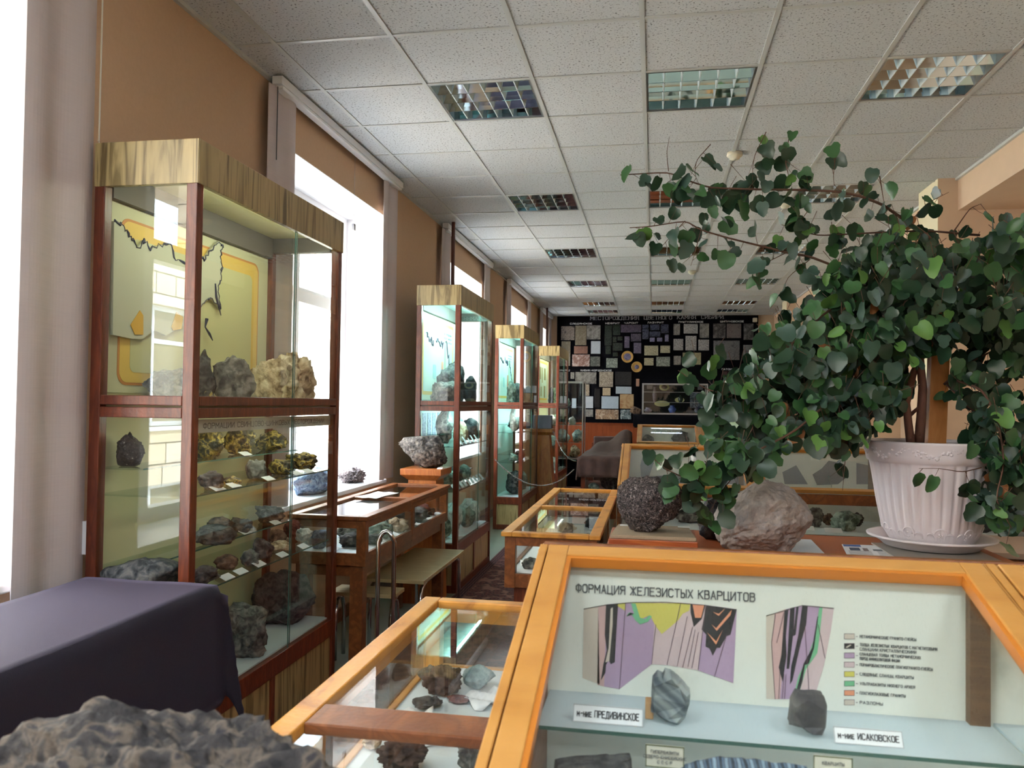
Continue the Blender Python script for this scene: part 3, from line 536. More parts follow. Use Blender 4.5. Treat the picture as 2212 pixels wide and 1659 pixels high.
# ------------------------------------------------------------------ tall glass cabinets along the windows
ZT = 2.43
def tallcab(xf, xb, y0, y1, label, lamp, lampE, wallcol, lampcol):
    e = thing('display_cabinet', label, 'cabinet', ((xf+xb)/2, (y0+y1)/2, 0), 'tall glass cabinets along the windows')
    b = MB(); c0 = .02
    b.box(xb, xf+.004, y0-.004, y0+.018, 2.27, ZT).box(xf-.018, xf+.006, y0, y1, 2.27, ZT).box(xb, xf+.004, y1-.018, y1+.004, 2.27, ZT).box(xb, xb+.018, y0, y1, 2.27, ZT).box(xb, xf, y0, y1, ZT-.018, ZT+.002)
    obj('canopy', b, M_lam, e, bevel=.002)
    obj('inner_ceiling', MB().box(xb+.02, xf-.02, y0+.02, y1-.02, 2.345, 2.36), wallcol, e)
    p = .042
    b = MB()
    for X in (xb, xf-p):
        for Y in (y0, y1-p): b.box(X, X+p, Y, Y+p, 0, 2.275)
    for z0, z1 in ((1.43, 1.468), (1.475, 1.51), (.3, .385), (0, .06)):
        b.box(xb+p, xf-p, y0, y0+.03, z0, z1).box(xb+p, xf-p, y1-.03, y1, z0, z1).box(xf-.03, xf, y0+p, y1-p, z0, z1)
    b.box(xf-.03, xf-.005, (y0+y1)/2-.02, (y0+y1)/2+.02, .06, .3)
    obj('frame', b, M_red, e, bevel=.003)
    obj('inner_rail', MB().box(xb+.02, xb+.045, y0+.045, y1-.045, 2.24, 2.345).box(xb+.045, xf-.05, y1-.045, y1-.03, 2.27, 2.345), P('grey_brown_rail', c(92, 84, 78), .6), e)
    obj('shelf_board', MB().box(xb+.01, xf-.035, y0+.035, y1-.035, 1.455, 1.475), wallcol, e)
    obj('base_panel', MB().box(xf-.022, xf-.012, y0+p, y1-p, .06, .3).box(xb+p, xf-p, y0+.012, y0+.022, .06, .3).box(xb+p, xf-p, y1-.022, y1-.012, .06, .3), M_lam, e)
    obj('floor_panel', MB().box(xb+.02, xf-.03, y0+.03, y1-.03, .375, .39), M_liner, e)
    obj('back_panel', MB().box(xb+.004, xb+.016, y0+p, y1-p, .06, 2.27), wallcol, e)
    for z0, z1 in ((1.51, 2.27), (.385, 1.43)):
        obj('glass_pane', MB().box(xb+p, xf-p, y0+.01, y0+.014, z0, z1), G, e)
        obj('glass_pane', MB().box(xb+p, xf-p, y1-.014, y1-.01, z0, z1), G, e)
        m = y0+(y1-y0)*.62
        obj('glass_door', MB().box(xf-.022, xf-.018, y0+p, m+.02, z0, z1).mat(1).box(xf-.022, xf-.018, m+.018, m+.0201, z0, z1), [G, GE], e)
        obj('glass_door', MB().box(xf-.012, xf-.008, m-.02, y1-p, z0, z1).mat(1).box(xf-.012, xf-.008, m-.0201, m-.018, z0, z1), [G, GE], e)
    for z, xx in ((1.245, xb+.2), (1.148, xf-.03), (.885, xb+.19), (.79, xf-.03)):
        x0 = xb+.02 if xx > xb+.3 else xb+.02
        b = MB().box(x0, xx, y0+.035, y1-.035, z-.006, z); b.mat(1); b.box(xx, xx+.0008, y0+.035, y1-.035, z-.006, z)
        obj('glass_shelf', b, [GS, GE], e)
    tb = obj('lamp_tube', MB().tube([(xf-.05, y0+.1, 2.325), (xf-.05, y1-.1, 2.325)], .012, 8), P('tube_'+lamp, lampcol, emit=lampcol, es=lampE*.35), e, smooth=True)
    for k in range(2):
        ld = bpy.data.lights.new('cabinet_lamp', 'AREA'); ld.shape = 'RECTANGLE'; ld.size = y1-y0-.2; ld.size_y = .03; ld.energy = lampE*(1 if k == 0 else .35); ld.color = lampcol[:3]
        lo = bpy.data.objects.new('cabinet_lamp', ld); COL.objects.link(lo); lo.parent = e
        if k == 0:
            lo.location = Vector((xf-.06, (y0+y1)/2, 2.3))-Vector(e['_w']); lo.rotation_euler = Matrix.Rotation(math.pi/2, 3, 'Z').to_euler() 
            lo.matrix_local = Matrix.Translation(lo.location) @ Matrix.Rotation(.35, 4, 'Y') @ Matrix.Rotation(math.pi/2, 4, 'Z')
        else:
            lo.matrix_local = Matrix.Translation(Vector((xf-.08, (y0+y1)/2, 2.3))-Vector(e['_w'])) @ Matrix.Rotation(math.pi-.5, 4, 'Y') @ Matrix.Rotation(math.pi/2, 4, 'Z')
    if lampE > 0:
        ld = bpy.data.lights.new('cabinet_lamp', 'AREA'); ld.shape = 'RECTANGLE'; ld.size = y1-y0-.2; ld.size_y = .02; ld.energy = lampE*.5; ld.color = lampcol[:3]
        lo = bpy.data.objects.new('cabinet_lamp', ld); COL.objects.link(lo); lo.parent = e
        lo.matrix_local = Matrix.Translation(Vector((xf-.06, (y0+y1)/2, 1.42))-Vector(e['_w'])) @ Matrix.Rotation(.5, 4, 'Y') @ Matrix.Rotation(math.pi/2, 4, 'Z')
    return e
W1 = P('pale_yellow_green_board', c(198, 192, 152), .7); W2 = P('pale_aqua_board', c(206, 226, 220), .7); W4 = P('pale_cream_board', c(214, 214, 180), .7)
CABS = [(-1.54, -1.95, 2.6, 3.95), (-1.44, -1.80, 6.15, 7.45), (-1.455, -1.80, 9.38, 10.65), (-1.43, -1.79, 12.8, 14.2)]
c1 = tallcab(*CABS[0], 'large tall glass cabinet with wood canopy, nearest the camera, yellow map inside', 'warm', 1.3, W1, (.93, 1, .78, 1))
c2 = tallcab(*CABS[1], 'tall glass cabinet with aqua lit interior behind the stone pedestal', 'cool', 6, W2, (.55, 1, .97, 1))
c3 = tallcab(*CABS[2], 'third tall glass cabinet, aqua lit, between pedestals', 'cool', 5, W2, (.55, 1, .97, 1))
c4 = tallcab(*CABS[3], 'farthest tall glass cabinet with pale yellow light, near the black wall', 'warm2', 2.4, W4, (.9, 1, .75, 1))
# map boards hung on the back panels
def flat(b, pts2, x, t): b.prism([(x, p[0], p[1]) for p in pts2], (t, 0, 0))
def rrect(y0, y1, z0, z1, r, n=6):
    o = []
    for cy_, cz_, a0 in ((y1-r, z1-r, 0), (y0+r, z1-r, 90), (y0+r, z0+r, 180), (y1-r, z0+r, 270)):
        for k in range(n+1): a = math.radians(a0+90*k/n); o.append((cy_+r*math.cos(a), cz_+r*math.sin(a)))
    return o
X = -1.93
def q1(x, y, X=X): p = pix(180+x*.3616, 280+y*.3616, x=X); return (p.y, p.z)
e = thing('relief_map', 'pale relief map with yellow border on the back of the near cabinet', 'map', (X, 3.27, 1.52))
b = MB().box(X-.003, X, 2.65, 3.9, 1.52, 2.24); obj('backing_board', b, P('map_cream', c(196, 194, 160), .6), e)
ym = P('map_yellow', c(222, 186, 92), .6); yo = P('map_orange_line', c(196, 132, 70), .6)
b = MB(); flat(b, rrect(2.72, 3.8, 1.55, 2.19, .05), X, .002); b.mat(1); flat(b, rrect(2.73, 3.79, 1.56, 2.18, .045), X+.002, .001); b.mat(2); flat(b, rrect(2.79, 3.73, 1.60, 2.12, .03), X+.003, .001)
obj('border', b, [yo, ym, P('map_field', c(196, 194, 146), .6)], e)
# raised plywood outline with jagged dark coast
coast = [q1(x, y) for x, y in ((158, 548), (205, 560), (240, 625), (268, 655), (300, 705), (345, 658), (372, 712), (440, 690), (500, 680), (520, 770), (560, 790), (605, 795), (640, 770), (700, 775), (735, 720), (790, 665), (815, 700), (795, 760), (808, 820), (800, 880), (785, 940), (800, 1080), (740, 1000), (690, 1045), (620, 1150), (560, 1180), (470, 1230), (400, 1200), (330, 1250), (270, 1250), (150, 1225))]
b = MB(); b.prism([(X+.006, p[0], p[1]) for p in coast], (.012, 0, 0)); rl = obj('relief_plate', b, P('pale_grey_plywood', c(190, 190, 168), .7), e)
rj = random.Random(9); jag = []
for p, q in zip(coast[:24], coast[1:25]):
    for k in range(5):
        t = k/5; jag.append((X+.019, p[0]+(q[0]-p[0])*t+rj.uniform(-.009, .009), p[1]+(q[1]-p[1])*t+rj.uniform(-.009, .009)))
b = MB().tube(jag, [.0015+.006*max(0, math.sin(i*.7)*math.sin(i*.23))+.001*rj.random() for i in range(len(jag))], 6); b.tube([(X+.019,)+q1(*p) for p in ((765, 920), (770, 1000), (800, 1110))], [.004, .007, .002], 6)
b.tube([(X+.019,)+q1(*p) for p in ((715, 1130), (705, 1180), (730, 1220), (750, 1260))], [.008, .003, .006, .002], 6)
obj('coast_line', b, P('navy_edge', c(48, 50, 76), .6), e)
b = MB(); flat(b, [q1(*p) for p in ((255, 1165), (310, 1080), (330, 1110), (330, 1225), (280, 1225))], X+.019, .002); flat(b, [q1(*p) for p in ((500, 1180), (530, 1090), (570, 1120), (560, 1190), (510, 1200))], X+.019, .002); obj('patch', b, P('map_ochre_patch', c(216, 168, 60), .6), e)
for n, (yy0, yy1, X, xx) in enumerate(((6.22, 7.3, -1.782, 0), (9.45, 10.5, -1.782, 0), (12.9, 13.95, -1.772, 0))):
    e = thing('relief_map', ['pale aqua relief map inside the second tall cabinet', 'pale aqua relief map inside the third tall cabinet', 'cream chart with small pictures inside the farthest tall cabinet'][n], 'map', (X, yy0+.5, 1.52))
    obj('backing_board', MB().box(X-.001, X+.003, yy0, yy1, 1.52, 2.24), P('map_aqua' if n < 2 else 'map_cream2', c(206, 222, 196) if n < 2 else c(214, 210, 170), .6), e)
    b = MB(); flat(b, rrect(yy0+.04, yy1-.04, 1.56, 2.2, .03), X+.003, .001); b.mat(1); flat(b, rrect(yy0+.07, yy1-.07, 1.59, 2.17, .02), X+.004, .001); obj('border', b, [ym, P('map_aqua_field', c(196, 218, 208), .6)], e)
    if n < 2:
        rnd = random.Random(n+5)
        for k in range(3):
            pts = []; y = yy0+.12+.32*k; zz = 2.05
            for i in range(14): pts.append((X+.008, y+.012*rnd.uniform(-1, 1)+.018*i, zz+rnd.uniform(-.035, .035)-(.025*i if k == 2 else .004*i)))
            obj('coast_line', MB().tube(pts, [.002+.004*rnd.random() for _ in pts], 5), P('navy_edge', c(40, 42, 70)), e)
        b = MB()
        for cc, (u, v, w, h) in enumerate(((.62, 1.66, .07, .2), (.35, 1.7, .1, .12), (.72, 1.75, .05, .3))): b.mat(cc); flat(b, rrect(yy0+u, yy0+u+w, v, v+h, .02), X+.006, .001)
        obj('patch', b, [P('patch_salmon', c(206, 140, 110)), P('patch_aqua', c(150, 196, 196)), P('patch_green', c(150, 186, 140))], e)
        for k, s in enumerate(('МЕСТОРОЖДЕНИЯ', 'МЕДИ И НИКЕЛЯ', 'СИБИРИ')): text('lettering', s, (X+.006, yy1-.38, 2.1-.035*k), .016, M_ink2, e, ux=(0, 1, 0), width=.26)
    else:
        b = MB()
        for u, v, w, h in ((.1, 1.9, .16, .2), (.34, 1.85, .1, .25), (.6, 1.9, .2, .2), (.2, 1.62, .12, .16), (.6, 1.6, .16, .2)): b.box(X+.005, X+.007, yy0+u, yy0+u+w, v, v+h)
        obj('picture', b, P('chart_olive', c(150, 146, 110)), e)
# card header in the near cabinet
e = thing('header_strip', 'grey card strip with Cyrillic heading above the ore shelves', 'sign', (-1.565, 3.25, 1.375))
obj('strip', MB().box(-1.572, -1.569, 2.65, 3.9, 1.375, 1.425), P('grey_card', c(190, 194, 188), .6), e)
text('lettering', 'ФОРМАЦИИ СВИНЦОВО-ЦИНКОВЫХ МЕСТОРОЖДЕНИЙ', (-1.5685, 2.72, 1.39), .02, M_ink2, e, ux=(0, 1, 0), width=1.1)
b = MB()
for u, z0, z1 in ((6.3, 1.2, 1.41), (6.45, 1.2, 1.41), (6.6, 1.2, 1.41), (6.76, 1.2, 1.41), (6.92, 1.2, 1.41), (7.08, 1.2, 1.41)): b.box(-1.783, -1.78, u, u+.11, z0, z1)
single('photo_strip_chart', b, tex(P('blue_microphotos', c(70, 84, 120), .5), [c(36, 48, 92), c(150, 166, 190), c(60, 74, 120)], 'voronoi', (30, 30, 30)), 'row of blue patterned photo strips inside the second tall cabinet', 'chart', 'charts')
# --- specimens: (px centre, base py, w px, h px, shelf z, kind, label)
def spec(px, py, w, h, z, kind, label, xlo=None, xhi=None, dd=.8, cardlab=None, X=None, **k):
    if X is not None:
        p = pix(px, py, x=X); p.z = z
    else: p = pix(px, py, z=z)
    if xlo is not None and X is None:
        if p.x < xlo or p.x > xhi:
            X_ = min(max(p.x, xlo), xhi); q = pix(px, py, x=X_); p = Vector((X_, q.y, z))
    s = (p-CAM).dot(_f)/F_PX; w *= 1.08
    if X is not None: p.x = min(max(p.x, -1.925+w*s/2), -1.566-w*s/2)
    o = rock(kind, label, p.x, p.y, z+.0005, w*s, w*s*dd, h*s, **k)
    return p, s
A, B_ = -1.86, -1.63
sp = lambda *a, **k: spec(*a, xlo=A, xhi=B_, **k)
# upper compartment of the near cabinet
sp(435, 845, 60, 120, 1.477, 'dark', 'dark green grey ore lump against the corner post, top compartment', X=-1.80, dd=.6)
sp(505, 853, 100, 108, 1.477, 'grey', 'large rough dark ore lump with cavities in the top compartment', X=-1.69, rough=.16)
sp(580, 800, 100, 100, 1.477, 'cream', 'pinkish cream crystal lump in front of the map', X=-1.83, rough=.18, dd=.5)
sp(622, 826, 110, 115, 1.477, 'cream', 'jagged cream and grey quartz lump at the cabinet end', X=-1.74, rough=.2)
sp(375, 800, 110, 80, 1.477, 'grey', 'grey ore lump behind the reflecting end pane', X=-1.82)
sp(452, 856, 22, 34, 1.477, 'ochre', 'small yellow ore chip beside the rough dark lump', X=-1.6)
# shelf 1 (narrow)
sp(280, 1010, 60, 75, 1.245, 'speck', 'dark round lump with white specks near the post', X=-1.86)
sp(455, 989, 66, 68, 1.245, 'ochre', 'yellow and black ore lump, first on the upper glass shelf', X=-1.80, rough=.14, freq=3)
sp(517, 978, 66, 68, 1.245, 'ochre', 'knobbly golden black ore lump in the middle of the upper shelf', X=-1.82, rough=.2, freq=3)
sp(585, 966, 66, 46, 1.245, 'ochre', 'pale yellow ore lump at the end of the upper shelf', X=-1.82, rough=.14)
# shelf 2
sp(455, 1054, 56, 42, 1.148, 'dark', 'grey ore cluster at the post on the second shelf', X=-1.62)
sp(500, 1040, 44, 22, 1.148, 'ochre', 'flat yellow ore piece on the second shelf', X=-1.62)
sp(552, 1034, 44, 44, 1.148, 'grey', 'dark and white ore piece standing on the second shelf', X=-1.66)
sp(608, 1026, 52, 34, 1.148, 'ochre', 'greenish yellow ore lump on the second shelf', X=-1.66)
sp(650, 1015, 70, 38, 1.148, 'ochre', 'brown yellow ore cluster at the far end of the second shelf', X=-1.70, rough=.2)
# shelf 3 narrow
sp(465, 1140, 90, 40, .885, 'dark', 'flat dark ore slab low on the third shelf', X=-1.77)
sp(475, 1126, 54, 26, .885+.05, 'brown', 'brown dark lump resting on the flat slab', X=-1.80)
sp(520, 1128, 50, 34, .885, 'dark', 'dark jagged ore on the third shelf', X=-1.80)
sp(578, 1122, 62, 38, .885, 'dark', 'dark hat shaped stone at the end of the third shelf', X=-1.83)
# shelf 4
sp(305, 1225, 160, 84, .79, 'dark', 'big smooth dark grey boulder behind the end pane', X=-1.75, rough=.06, fine=.008, planes=6)
sp(455, 1252, 60, 40, .79, 'dark', 'dark bowl shaped ore at the post on the fourth shelf', X=-1.60)
sp(490, 1232, 50, 32, .79, 'brown', 'small dark brown ore piece on the fourth shelf', X=-1.68)
sp(540, 1222, 40, 38, .79, 'grey', 'angular grey stone on the fourth shelf', X=-1.62)
sp(567, 1210, 46, 44, .79, 'dark', 'blackish blue rounded ore on the fourth shelf', X=-1.66)
sp(602, 1196, 50, 26, .79, 'cream', 'cream crystal piece on the fourth shelf', X=-1.64)
sp(600, 1172, 40, 34, .79, 'brown', 'brown ochre lump behind on the fourth shelf', X=-1.74)
sp(632, 1168, 40, 40, .79, 'red', 'reddish brown lump on the fourth shelf', X=-1.76)
sp(655, 1174, 36, 30, .79, 'white', 'pale crystal stone at the end of the fourth shelf', X=-1.66)
# floor
sp(545, 1432, 110, 110, .39, 'grey', 'large rough grey boulder on the cabinet floor', X=-1.64, rough=.12, freq=3)
sp(610, 1362, 126, 118, .39, 'black', 'large dark blue grey boulder behind on the cabinet floor', X=-1.74, rough=.1)
for n, (px, py, z, X) in enumerate(((470, 1062, 1.148, -1.585), (505, 1052, 1.148, -1.585), (580, 1035, 1.148, -1.585), (640, 1023, 1.148, -1.585), (665, 1014, 1.148, -1.585), (490, 1262, .79, -1.585), (520, 1246, .79, -1.585), (560, 1224, .79, -1.585), (610, 1202, .79, -1.585), (655, 1182, .79, -1.585), (530, 1152, .885, -1.77), (595, 1138, .885, -1.77), (530, 976, 1.245, -1.76), (445, 856, 1.477, -1.6), (545, 856, 1.477, -1.6), (645, 856, 1.477, -1.6))):
    p = pix(px, py, x=X)
    sh = {1.148: 'second glass shelf', .79: 'fourth glass shelf', .885: 'third glass shelf', 1.245: 'top glass shelf', 1.477: 'upper compartment floor'}[z]
    k = {1.148: 5, .79: 5, .885: 2, 1.245: 1, 1.477: 3}[z]
    pos_ = {0: 'first', 1: 'second', 2: 'third', 3: 'fourth', 4: 'fifth'}
    i_ = [v for v in range(16)][n] if 0 else {0: 0, 1: 1, 2: 2, 3: 3, 4: 4, 5: 0, 6: 1, 7: 2, 8: 3, 9: 4, 10: 0, 11: 1, 12: 0, 13: 0, 14: 1, 15: 2}[n]
    card('white card on the %s of the near cabinet, %s from the corner post' % (sh, pos_[i_]), X, p.y, z+.0012, .075, .035, .45, math.pi/2)
# cabinets 2 - 4: stones
def inside(cab, items, where):
    xf, xb, y0, y1 = cab
    for (u, v, w, h, z, kind, lab) in items:
        w_ = min(w*.62, .26); rock(kind, lab+' '+where, min(max(xb+(xf-xb)*v, xb+.03+w_/2), xf-.035-w_/2), y0+(y1-y0)*u, z+.001, w_, w*.8, h, sub=3, group='stones in the far tall cabinets')
inside(CABS[1], [(.16, .6, .42, .2, 1.477, 'grey', 'long slanting grey slab, top compartment'), (.42, .42, .4, .36, 1.477, 'dark', 'large dark block, top compartment'), (.62, .3, .3, .4, 1.477, 'black', 'tall black stone behind, top compartment'), (.62, .75, .2, .26, 1.477, 'black', 'upright black stone, top compartment'),
 (.2, .5, .24, .3, 1.16, 'grey', 'pointed grey slab, middle shelf'), (.42, .7, .2, .18, 1.16, 'cream', 'cream crystal stone, middle shelf'), (.52, .55, .2, .2, 1.16, 'green', 'pale green stone, middle shelf'), (.75, .6, .3, .2, 1.16, 'black', 'black wedge stone, middle shelf'), (.9, .6, .2, .1, 1.16, 'dark', 'flat dark stone, middle shelf'),
 (.2, .6, .2, .14, .8, 'green', 'green grey stone, lower shelf'), (.45, .5, .25, .15, .8, 'dark', 'dark stone, lower shelf'), (.75, .5, .2, .14, .8, 'green', 'small green stone, lower shelf'),
 (.15, .5, .25, .2, .4, 'green', 'pale green stone, cabinet floor'), (.42, .5, .3, .25, .4, 'white', 'large pale block, cabinet floor'), (.62, .75, .22, .18, .4, 'green', 'grey green lump, cabinet floor'), (.82, .6, .3, .22, .4, 'white', 'white crystalline rock, cabinet floor')], 'of the second tall cabinet')
inside(CABS[2], [(.15, .5, .2, .3, 1.477, 'green', 'grey upright column stone, top compartment'), (.4, .6, .26, .28, 1.477, 'dark', 'dark jagged block, top compartment'), (.62, .5, .2, .22, 1.477, 'grey', 'grey block, top compartment'), (.8, .7, .2, .25, 1.477, 'black', 'black block, top compartment'),
 (.15, .6, .18, .3, 1.16, 'white', 'white fluffy crystal, middle shelf'), (.4, .5, .3, .2, 1.16, 'dark', 'dark pointed cluster, middle shelf'), (.75, .6, .35, .1, 1.16, 'red', 'reddish flat stones, middle shelf'),
 (.3, .7, .22, .12, .8, 'red', 'red stone, lower shelf'), (.55, .6, .2, .1, .8, 'brown', 'brown stone, lower shelf'), (.15, .6, .2, .1, .8, 'green', 'green pebble, lower shelf'),
 (.25, .6, .35, .28, .4, 'dark', 'big dark lump, cabinet floor'), (.6, .6, .3, .24, .4, 'teal', 'pale teal lump, cabinet floor')], 'of the third tall cabinet')
inside(CABS[3], [(.3, .5, .16, .3, 1.477, 'black', 'upright black stone, top compartment'), (.6, .5, .14, .3, 1.477, 'green', 'pale bottle shaped stone, top compartment'), (.2, .6, .2, .16, 1.16, 'white', 'pale crystal, middle shelf'), (.6, .6, .22, .16, 1.16, 'green', 'pale green crystal, middle shelf'),
 (.3, .6, .2, .18, .8, 'teal', 'teal crystal, lower shelf'), (.3, .7, .3, .24, .4, 'white', 'white crystal lump, cabinet floor'), (.7, .6, .2, .2, .4, 'grey', 'small grey stone, cabinet floor')], 'of the farthest tall cabinet')
ORD = ['first', 'second', 'third', 'fourth', 'fifth', 'sixth', 'seventh', 'eighth', 'ninth']
for k in range(9):
    card('white card on the lower shelf of the second tall cabinet, %s from the camera end' % ORD[k], CABS[1][0]-.06, 6.25+k*.13, .794, .07, .06, .9, math.pi/2, group='row of cards on the lower shelf of the second tall cabinet')
for k in range(5):
    card('white card on the middle shelf of the second tall cabinet, %s from the camera end' % ORD[k], CABS[1][0]-.06, 6.45+k*.15, 1.152, .05, .07, 1.0, math.pi/2, group='row of cards on the middle shelf of the second tall cabinet')
def frost():
    m = bpy.data.materials.new('frosted_shelf'); m.use_nodes = True; t = m.node_tree; t.nodes.clear(); N = t.nodes.new; L = t.links.new
    o = N('ShaderNodeOutputMaterial'); a = N('ShaderNodeMixShader'); b = N('ShaderNodeMixShader'); d = N('ShaderNodeBsdfDiffuse'); tl = N('ShaderNodeBsdfTranslucent'); tr = N('ShaderNodeBsdfTransparent')
    d.inputs[0].default_value = tl.inputs[0].default_value = c(236, 244, 248); tr.inputs[0].default_value = (.9, .97, .96, 1); a.inputs[0].default_value = .5; b.inputs[0].default_value = .22
    L(d.outputs[0], a.inputs[1]); L(tl.outputs[0], a.inputs[2]); L(a.outputs[0], b.inputs[1]); L(tr.outputs[0], b.inputs[2]); L(b.outputs[0], o.inputs[0]); return m
M_frost = frost()
# ------------------------------------------------------------------ low glass topped cases
def lowcase(x0, x1, y0, y1, label, mt, mtop, legs=True, panes=2, cross=.056):
    e = thing('low_display_case', label, 'display case', ((x0+x1)/2, (y0+y1)/2, 0), 'low glass topped cases')
    fr = .075; b = MB(); L = (y1-y0)/panes; zt, zb = .9, .878
    b.box(x0, x0+fr*.7, y0, y1, zb, zt).box(x1-fr*.7, x1, y0, y1, zb, zt)
    for k in range(panes+1):
        w = fr*.6
        if k in (0, panes): ya = y0+L*k-(0 if k == 0 else w); b.box(x0+fr*.7, x1-fr*.7, ya, ya+w, zb, zt)
    obj('top_frame', b, mtop, e, bevel=.004)
    for k in range(1, panes): obj('crossbar', MB().box(x0+fr*.7, x1-fr*.7, y0+L*k-cross/2, y0+L*k+cross/2, zb, zt-.001), M_case if cross > .06 else mtop, e, bevel=.003)
    for k in range(panes): obj('top_glass', MB().box(x0+fr*.6, x1-fr*.6, y0+L*k+.03, y0+L*(k+1)-.03, .884, .888), G, e)
    i = .016; X0, X1, Y0_, Y1_ = x0+i, x1-i, y0+i, y1-i; p = .05
    b = MB(); q_ = .0015
    for za, zc in ((.835, zb), (.64, .705)): b.box(X0+p, X1-p, Y0_+q_, Y0_+.02, za, zc).box(X0+p, X1-p, Y1_-.02, Y1_-q_, za, zc).box(X0+q_, X0+.02, Y0_+p, Y1_-p, za, zc).box(X1-.02, X1-q_, Y0_+p, Y1_-p, za, zc)
    for X in (X0, X1-p):
        for k in range(panes+1): Y = Y0_+(Y1_-Y0_-p)*k/panes; b.box(X, X+p, Y, Y+p, .638, zb-.0005)
    obj('side_frame', b, mt, e, bevel=.002)
    obj('floor_panel', MB().box(X0+.01, X1-.01, Y0_+.01, Y1_-.01, .68, .70), M_liner, e)
    for k in range(panes):
        Ya = Y0_+(Y1_-Y0_-p)*k/panes+p; Yb = Y0_+(Y1_-Y0_-p)*(k+1)/panes
        obj('side_glass', MB().box(X1-.008, X1-.004, Ya, Yb, .7, .84), G, e); obj('side_glass', MB().box(X0+.004, X0+.008, Ya, Yb, .7, .84), G, e)
    obj('end_glass', MB().box(X0+p, X1-p, Y0_+.004, Y0_+.008, .7, .84), G, e); obj('end_glass', MB().box(X0+p, X1-p, Y1_-.008, Y1_-.004, .7, .84), G, e)
    if legs:
        obj('apron', MB().box(X0+.09, X1-.09, Y0_+.03, Y0_+.05, .58, .639).box(X0+.09, X1-.09, Y1_-.05, Y1_-.03, .58, .639).box(X0+.03, X0+.05, Y0_+.09, Y1_-.09, .58, .639).box(X1-.05, X1-.03, Y0_+.09, Y1_-.09, .58, .639), mt, e)
        for X in (X0+.02, X1-.09):
            for Y in (Y0_+.02, Y1_-.09):
                b = MB(); b.prism([(X, Y, .637), (X+.07, Y, .637), (X+.07, Y+.07, .637), (X, Y+.07, .637)], (0, 0, -.637)); obj('leg', b, mt, e, bevel=.003)
    else:
        obj('plinth', MB().box(X0+.04, X1-.04, Y0_+.04, Y1_-.04, 0, .65), M_red, e)
    return e
lowcase(-.622, -.165, .53, 2.41, 'low golden wood case with glass lid beside the big sloped case, nearest the camera', M_caseL, M_caseL, panes=2, cross=.1)
lowcase(-1.83, -1.385, 3.975, 5.71, 'low brown glass topped case between the near cabinet and the pedestal, by the window', M_case, M_case)
lowcase(-.628, -.165, 3.69, 5.72, 'low brown glass topped case in the middle row, left of the potted plant table', M_case, M_caseL, legs=False)
# contents of the low cases
def lay(x, y, kind, w, d, h, lab, z=.7015, **k): return rock(kind, lab, x, y, z, w, d, h, sub=4, **k)
A1 = 'in the nearest low case'
def onA(px, py, w, h, kind, lab, dd=.9, **k):
    p = pix(px, py, z=.7015); s_ = (p-CAM).dot(_f)/F_PX; w_ = w*s_; x = min(max(p.x, -.59+w_/2), -.19-w_/2)
    return rock(kind, lab+' '+A1, x, p.y+w_*dd/2, .7035, w_, w_*dd, h*s_*.8, sub=5, **k)
onA(945, 1512, 92, 76, 'choc', 'largest chocolate brown ore lump with pale label', rough=.2, seed=301)
onA(1026, 1496, 76, 56, 'teal', 'smooth grey green stone right of the brown lump', rough=.05, seed=302)
onA(856, 1476, 46, 44, 'dark', 'dark grey stone left of the brown lump', seed=303)
onA(985, 1524, 56, 14, 'red', 'thin pinkish slab before the brown lump', seed=304)
onA(912, 1540, 70, 22, 'dark', 'flat dark stone on white paper by the crossbar', seed=305)
onA(895, 1608, 92, 26, 'black', 'low dark block behind the crossbar', planes=12, cut=1, rough=.03, seed=306)
onA(852, 1690, 118, 92, 'choc', 'knobbly brown stone near the lower edge', rough=.22, seed=307)
onA(1012, 1680, 70, 90, 'grey', 'upright grey stone wedge beside the showcase', seed=308)
onA(655, 1610, 46, 26, 'cream', 'cream flat stone at the corner by the foreground boulder', seed=309)
def sheet(lab, x, y, z, w, d, yaw=0, wave=.008, mat=None, name='paper_sheet', n=8, cat='paper'):
    b = MB(); ca, sa = math.cos(yaw), math.sin(yaw); V = {}
    for t in (0, .0012):
        for i in range(n+1):
            for j in range(n+1):
                u, v = (i/n-.5)*w, (j/n-.5)*d; V[i, j, t] = b.bm.verts.new((x+u*ca-v*sa, y+u*sa+v*ca, z+t+wave*(1+math.sin(i*1.3+j*.9+x*7))*.5))
    for i in range(n):
        for j in range(n):
            b.bm.faces.new((V[i, j, .0012], V[i+1, j, .0012], V[i+1, j+1, .0012], V[i, j+1, .0012])); b.bm.faces.new((V[i, j, 0], V[i, j+1, 0], V[i+1, j+1, 0], V[i+1, j, 0]))
    for k in range(n):
        for (p, q) in (((k, 0), (k+1, 0)), ((k+1, n), (k, n)), ((0, k+1), (0, k)), ((n, k), (n, k+1))):
            b.bm.faces.new((V[p+(0,)], V[q+(0,)], V[q+(.0012,)], V[p+(.0012,)]))
    return tag(obj(name, b, mat or M_paper, smooth=True), lab, cat)
for x, y, w, d, a, lab in ((-.5, 1.9, .1, .2, .3, 'crumpled white sheet along the left wall of the nearest low case'), (-.36, 2.12, .12, .1, .7, 'small tilted white sheet behind the brown ore lump'), (-.44, 1.24, .16, .2, -.4, 'large folded white sheet beside the knobbly brown stone'), (-.24, 1.4, .09, .1, .5, 'pale paper by the crossbar in the nearest low case')):
    sheet(lab, x, y, .7012, w, d, a, .02)
B1 = 'in the low case by the window'
k = 0
rb = random.Random(4)
